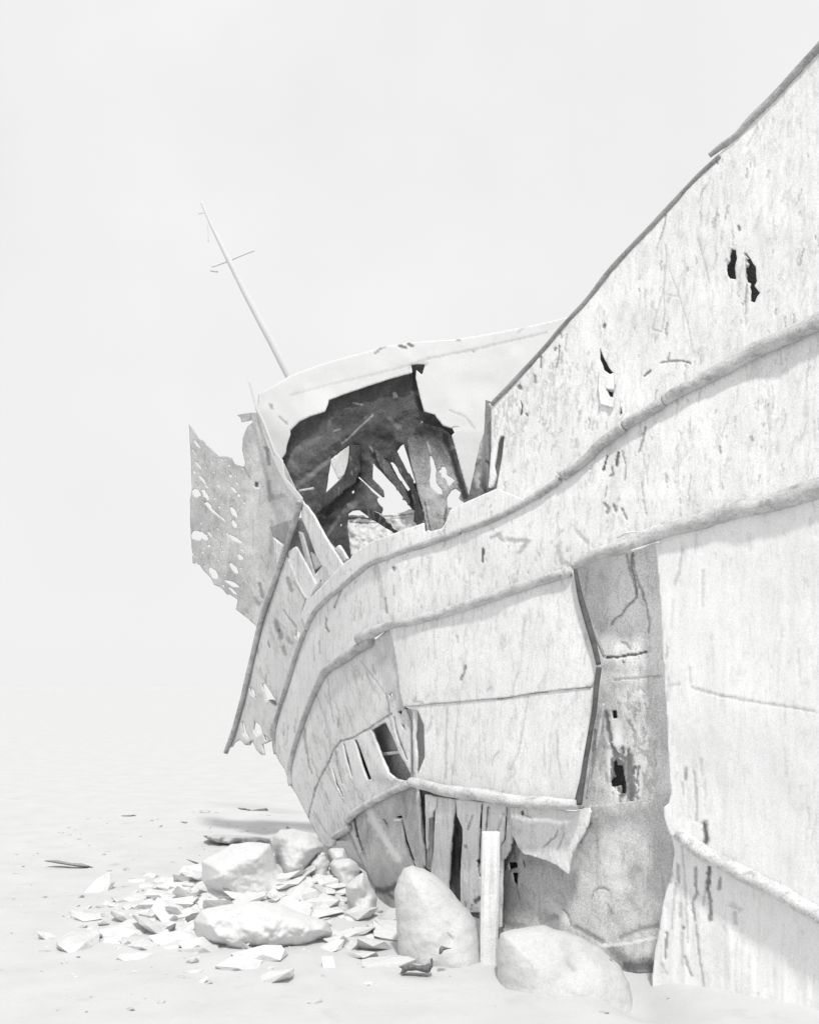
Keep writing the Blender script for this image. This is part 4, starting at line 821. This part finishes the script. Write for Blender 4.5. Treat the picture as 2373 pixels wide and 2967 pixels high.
G = 'stones heaped at the foot of the hull'
rocks = [  # dark wedge, chip and two slivers are added shapes painting shaded gaps
 (Z13((725,470),(740,455),(860,448),(880,490),(905,530),(890,560),(800,560),(735,550),(715,505)), 'small blocky white stone right under the lowest end of the strake', .74, 0.16, 2680),
 (Z13((730,590),(760,550),(900,535),(960,570),(985,640),(960,690),(870,735),(800,720),(760,660)), 'rounded stone wedged against the lower hull edge', .68, 0.2, 2700),
 (Z13((865,760),(940,700),(1015,650),(1060,720),(1100,800),(1130,860),(1115,930),(1110,1010),(1000,1030),(940,1000),(910,900),(870,850)), 'white angular stone touching the dark hull tip', .76, 0.2, 2790),
 (Z13((515,650),(570,560),(640,500),(700,520),(730,600),(700,680),(600,715)), 'tilted stone with dark shaded underside in the rubble', .66, 0.14, 2690),
 (Z13((250,420),(265,350),(320,300),(430,290),(560,320),(640,380),(690,440),(640,500),(560,570),(510,620),(420,620),(330,600),(270,520)), 'big smooth grey-white boulder left of the hull', .62, 0.35, 2640),
 (Z13((-160,470),(-80,420),(60,400),(240,415),(270,520),(300,620),(400,700),(400,810),(300,850),(100,850),(-60,830),(-200,760),(-330,700),(-330,560)), 'broad pale slab of rock left of the smooth boulder', .68, 0.4, 2660),
 (Z13((390,800),(480,790),(640,790),(720,850),(700,960),(600,990),(500,990),(400,930),(370,860)), 'grainy grey stone in the rubble below the tilted stone', .54, 0.2, 2700),
 (Z13((640,880),(690,870),(700,930),(650,970),(620,930)), 'pebble resting on the rubble beside the grainy stone', .7, 0.06, 2720),
 (Z13((715,870),(820,850),(830,890),(790,920),(720,915)), 'flat little stone in front of the white angular stone', .7, 0.08, 2745),
 (Z13((770,950),(860,920),(900,950),(900,1030),(840,1040),(780,1000)), 'chipped grey stone at the front of the rubble', .52, 0.1, 2760),
 (Z13((1030,990),(1060,965),(1100,985),(1090,1020),(1050,1030)), 'small pebble at the foot of the dark hull tip', .6, 0.05, 2790),
 (Z13((-400,1060),(-330,960),(-100,920),(150,890),(340,920),(460,970),(560,1010),(720,1060),(760,1110),(500,1200),(0,1200),(-350,1180)), 'long low whale-backed rock in front of the rubble', .68, 0.4, 2800),
 (Z8((760,830),(775,800),(800,785),(845,780),(850,835),(800,835)), 'dark wedge standing in for the shaded gap under the low rock', .20, 0.1, 2720),
 (Z8((670,870),(690,845),(735,822),(730,845),(700,875)), 'narrow dark sliver standing in for shade beside the dark wedge', .22, 0.08, 2722),
 (Z8((660,870),(700,845),(712,860),(705,880),(672,880)), 'small white pebble propped on the narrow dark shade sliver', .76, 0.05, 2724),
 (Z8((1030,965),(1050,945),(1085,945),(1075,962),(1045,968)), 'flat dark chip standing in for a shaded gap on the pale foreground', .16, 0.06, 2790),
 (Z8((170,566),(240,562),(300,575),(340,576),(400,595),(330,592),(280,584),(220,574)), 'long dark wood sliver standing in for a shaded slit far left on the beach', .34, 0.06, 2520),
 (Z8((985,345),(1020,346),(1050,355),(1110,345),(1120,358),(1040,358),(1000,353)), 'thin dark driftwood stick near the hull on the far beach', .30, 0.05, 2352),
 (Z8((505,377),(570,375),(568,381),(512,383)), 'short dark stick lying on the far beach', .30, 0.04, 2368),
 (Z8((832,358),(850,350),(875,358),(872,368),(838,368)), 'low grey stone on the far beach beyond the driftwood', .55, 0.08, 2362),
 (Z8((750,402),(785,404),(780,410),(755,408)), 'little grey stone on the far beach nearer the rocks', .45, 0.05, 2390),
 (Z8((765,553),(785,560),(838,578),(830,584),(790,568)), 'splinter of dark wood lying against the pale slab', .3, 0.04, 2505),
 (Z8((410,880),(420,874),(430,880),(424,888),(415,888)), 'tiny dark pebble alone at far left', .25, 0.03, 2720),
 (Z13((-330,345),(-200,340),(100,350),(240,370),(250,400),(240,418),(0,405),(-200,400)), 'flat grey ledge of rock behind the pale slab', .50, 0.3, 2560),
 (Z8((1010,852),(1040,848),(1070,846),(1060,858),(1020,860)), 'thin pale flake of rock on the low whale-backed rock', .5, 0.05, 2755),
]
for k, (ol, lb, tn, T, pyb) in enumerate(rocks):
    pyb = max(p[1] for p in ol) - 6; tn = min(0.66, tn * (0.98 if tn > 0.45 else 1))
    small = T < 0.07
    if not small: ol = sink(ol)
    cat = 'driftwood' if ('wood' in lb and lb.find('wood') < 30 or 'stick' in lb) else ('boulder' if 'boulder' in lb or T >= 0.3 else 'stone')
    nm = {'driftwood': 'driftwood', 'boulder': 'boulder', 'stone': 'stone'}[cat]
    Y = gY(pyb)
    if ol[0][0] > 640 and Y > 9: Y = 9.0 + 0.2 * (Y - 9)
    blob(nm, ol, Y, lb, cat, M_ROCK if cat != 'driftwood' else M_PLANK, tn, T=T, cell=3.0 if small else 4.0, seed=70 + k, amp=0.6 if small else 2.0, rough=0.1, angular=T >= 0.1, group=(G if cat == 'stone' and 2600 < pyb < 2780 else None))
blob('seaweed', jag(Z13((1285,1425),(1320,1432),(1350,1432),(1410,1412),(1440,1420),(1480,1432),(1530,1428),(1565,1410),(1565,1370),(1590,1355),(1590,1440),(1570,1490),(1530,1492),(1450,1470),(1390,1470),(1350,1490),(1320,1488),(1345,1450)), 4, 5, 3), 7.0, 'ragged dark clump of seaweed on pale foreground rock', 'seaweed', M_DARK, 0.2, T=0.05, cell=2.6, seed=131, amp=2)
blob('seaweed', jag(Z10((350,1475),(350,1430),(375,1408),(420,1425),(460,1430),(420,1440),(385,1445),(365,1480)), 3, 5, 4), 7.05, 'smaller curled strand of dark seaweed beside the ragged clump', 'seaweed', M_DARK, 0.25, T=0.04, cell=2.4, seed=132, amp=1.5)

# ------------------------------------------------------------------ loose shingle
rnd = random.Random(5)
bm = bmesh.new(); bmesh.ops.create_icosphere(bm, subdivisions=1, radius=1)
iv = np.array([v.co[:] for v in bm.verts]); bm.verts.index_update()
fi = np.array([[v.index for v in f.verts] for f in bm.faces]); bm.free()
def scatter(name, label, n, seed, spot, size, tones):
    rnd = random.Random(seed)
    PV, PF, PT = [], [], []
    for k in range(n):
        x, y = spot(rnd)
        sc = size(rnd)
        jit = np.array([1 + rnd.uniform(-0.38, 0.38) for _ in range(len(iv))])
        v = iv * jit[:, None] * np.array([1.3, 0.95, rnd.uniform(0.22, 0.5)]) * sc
        a = rnd.uniform(0, 6.28); ca, sa = math.cos(a), math.sin(a); ti = rnd.gauss(0, 0.3)
        v = np.stack([v[:, 0] * ca - v[:, 1] * sa, v[:, 0] * sa + v[:, 1] * ca, v[:, 2] + ti * v[:, 0]], -1)
        z = float(ground_h(np.array([x]), np.array([y]))[0])
        PV.append(v + np.array([x, y, z + sc * rnd.uniform(-0.22, 0.05)])); PF.append(fi + len(iv) * k); PT.append(np.full(len(iv), rnd.uniform(*tones)))
    o = link_mesh(name, np.concatenate(PV), np.concatenate(PF), M_ROCK, None, tone=np.concatenate(PT), smoothf=False)
    o['kind'] = 'stuff'; o['label'] = label; o['category'] = name
scatter('rubble', 'pale angular stone rubble heaped at the foot of the hull', 900, 5, lambda r: (r.gauss(-1.3, 0.65), r.gauss(9.0, 0.75)), lambda r: 0.012 + 0.17 * r.random() ** 3.2, (0.6, 0.68))
scatter('shingle', 'scattered small flat stones on the pale beach', 450, 6, lambda r: (r.uniform(-4.5, 0.3), r.uniform(8.6, 16)) if r.random() < .8 else (r.uniform(-3, 1.6), r.uniform(6.2, 8.4)), lambda r: 0.008 + 0.035 * r.random() ** 3, (0.44, 0.54))
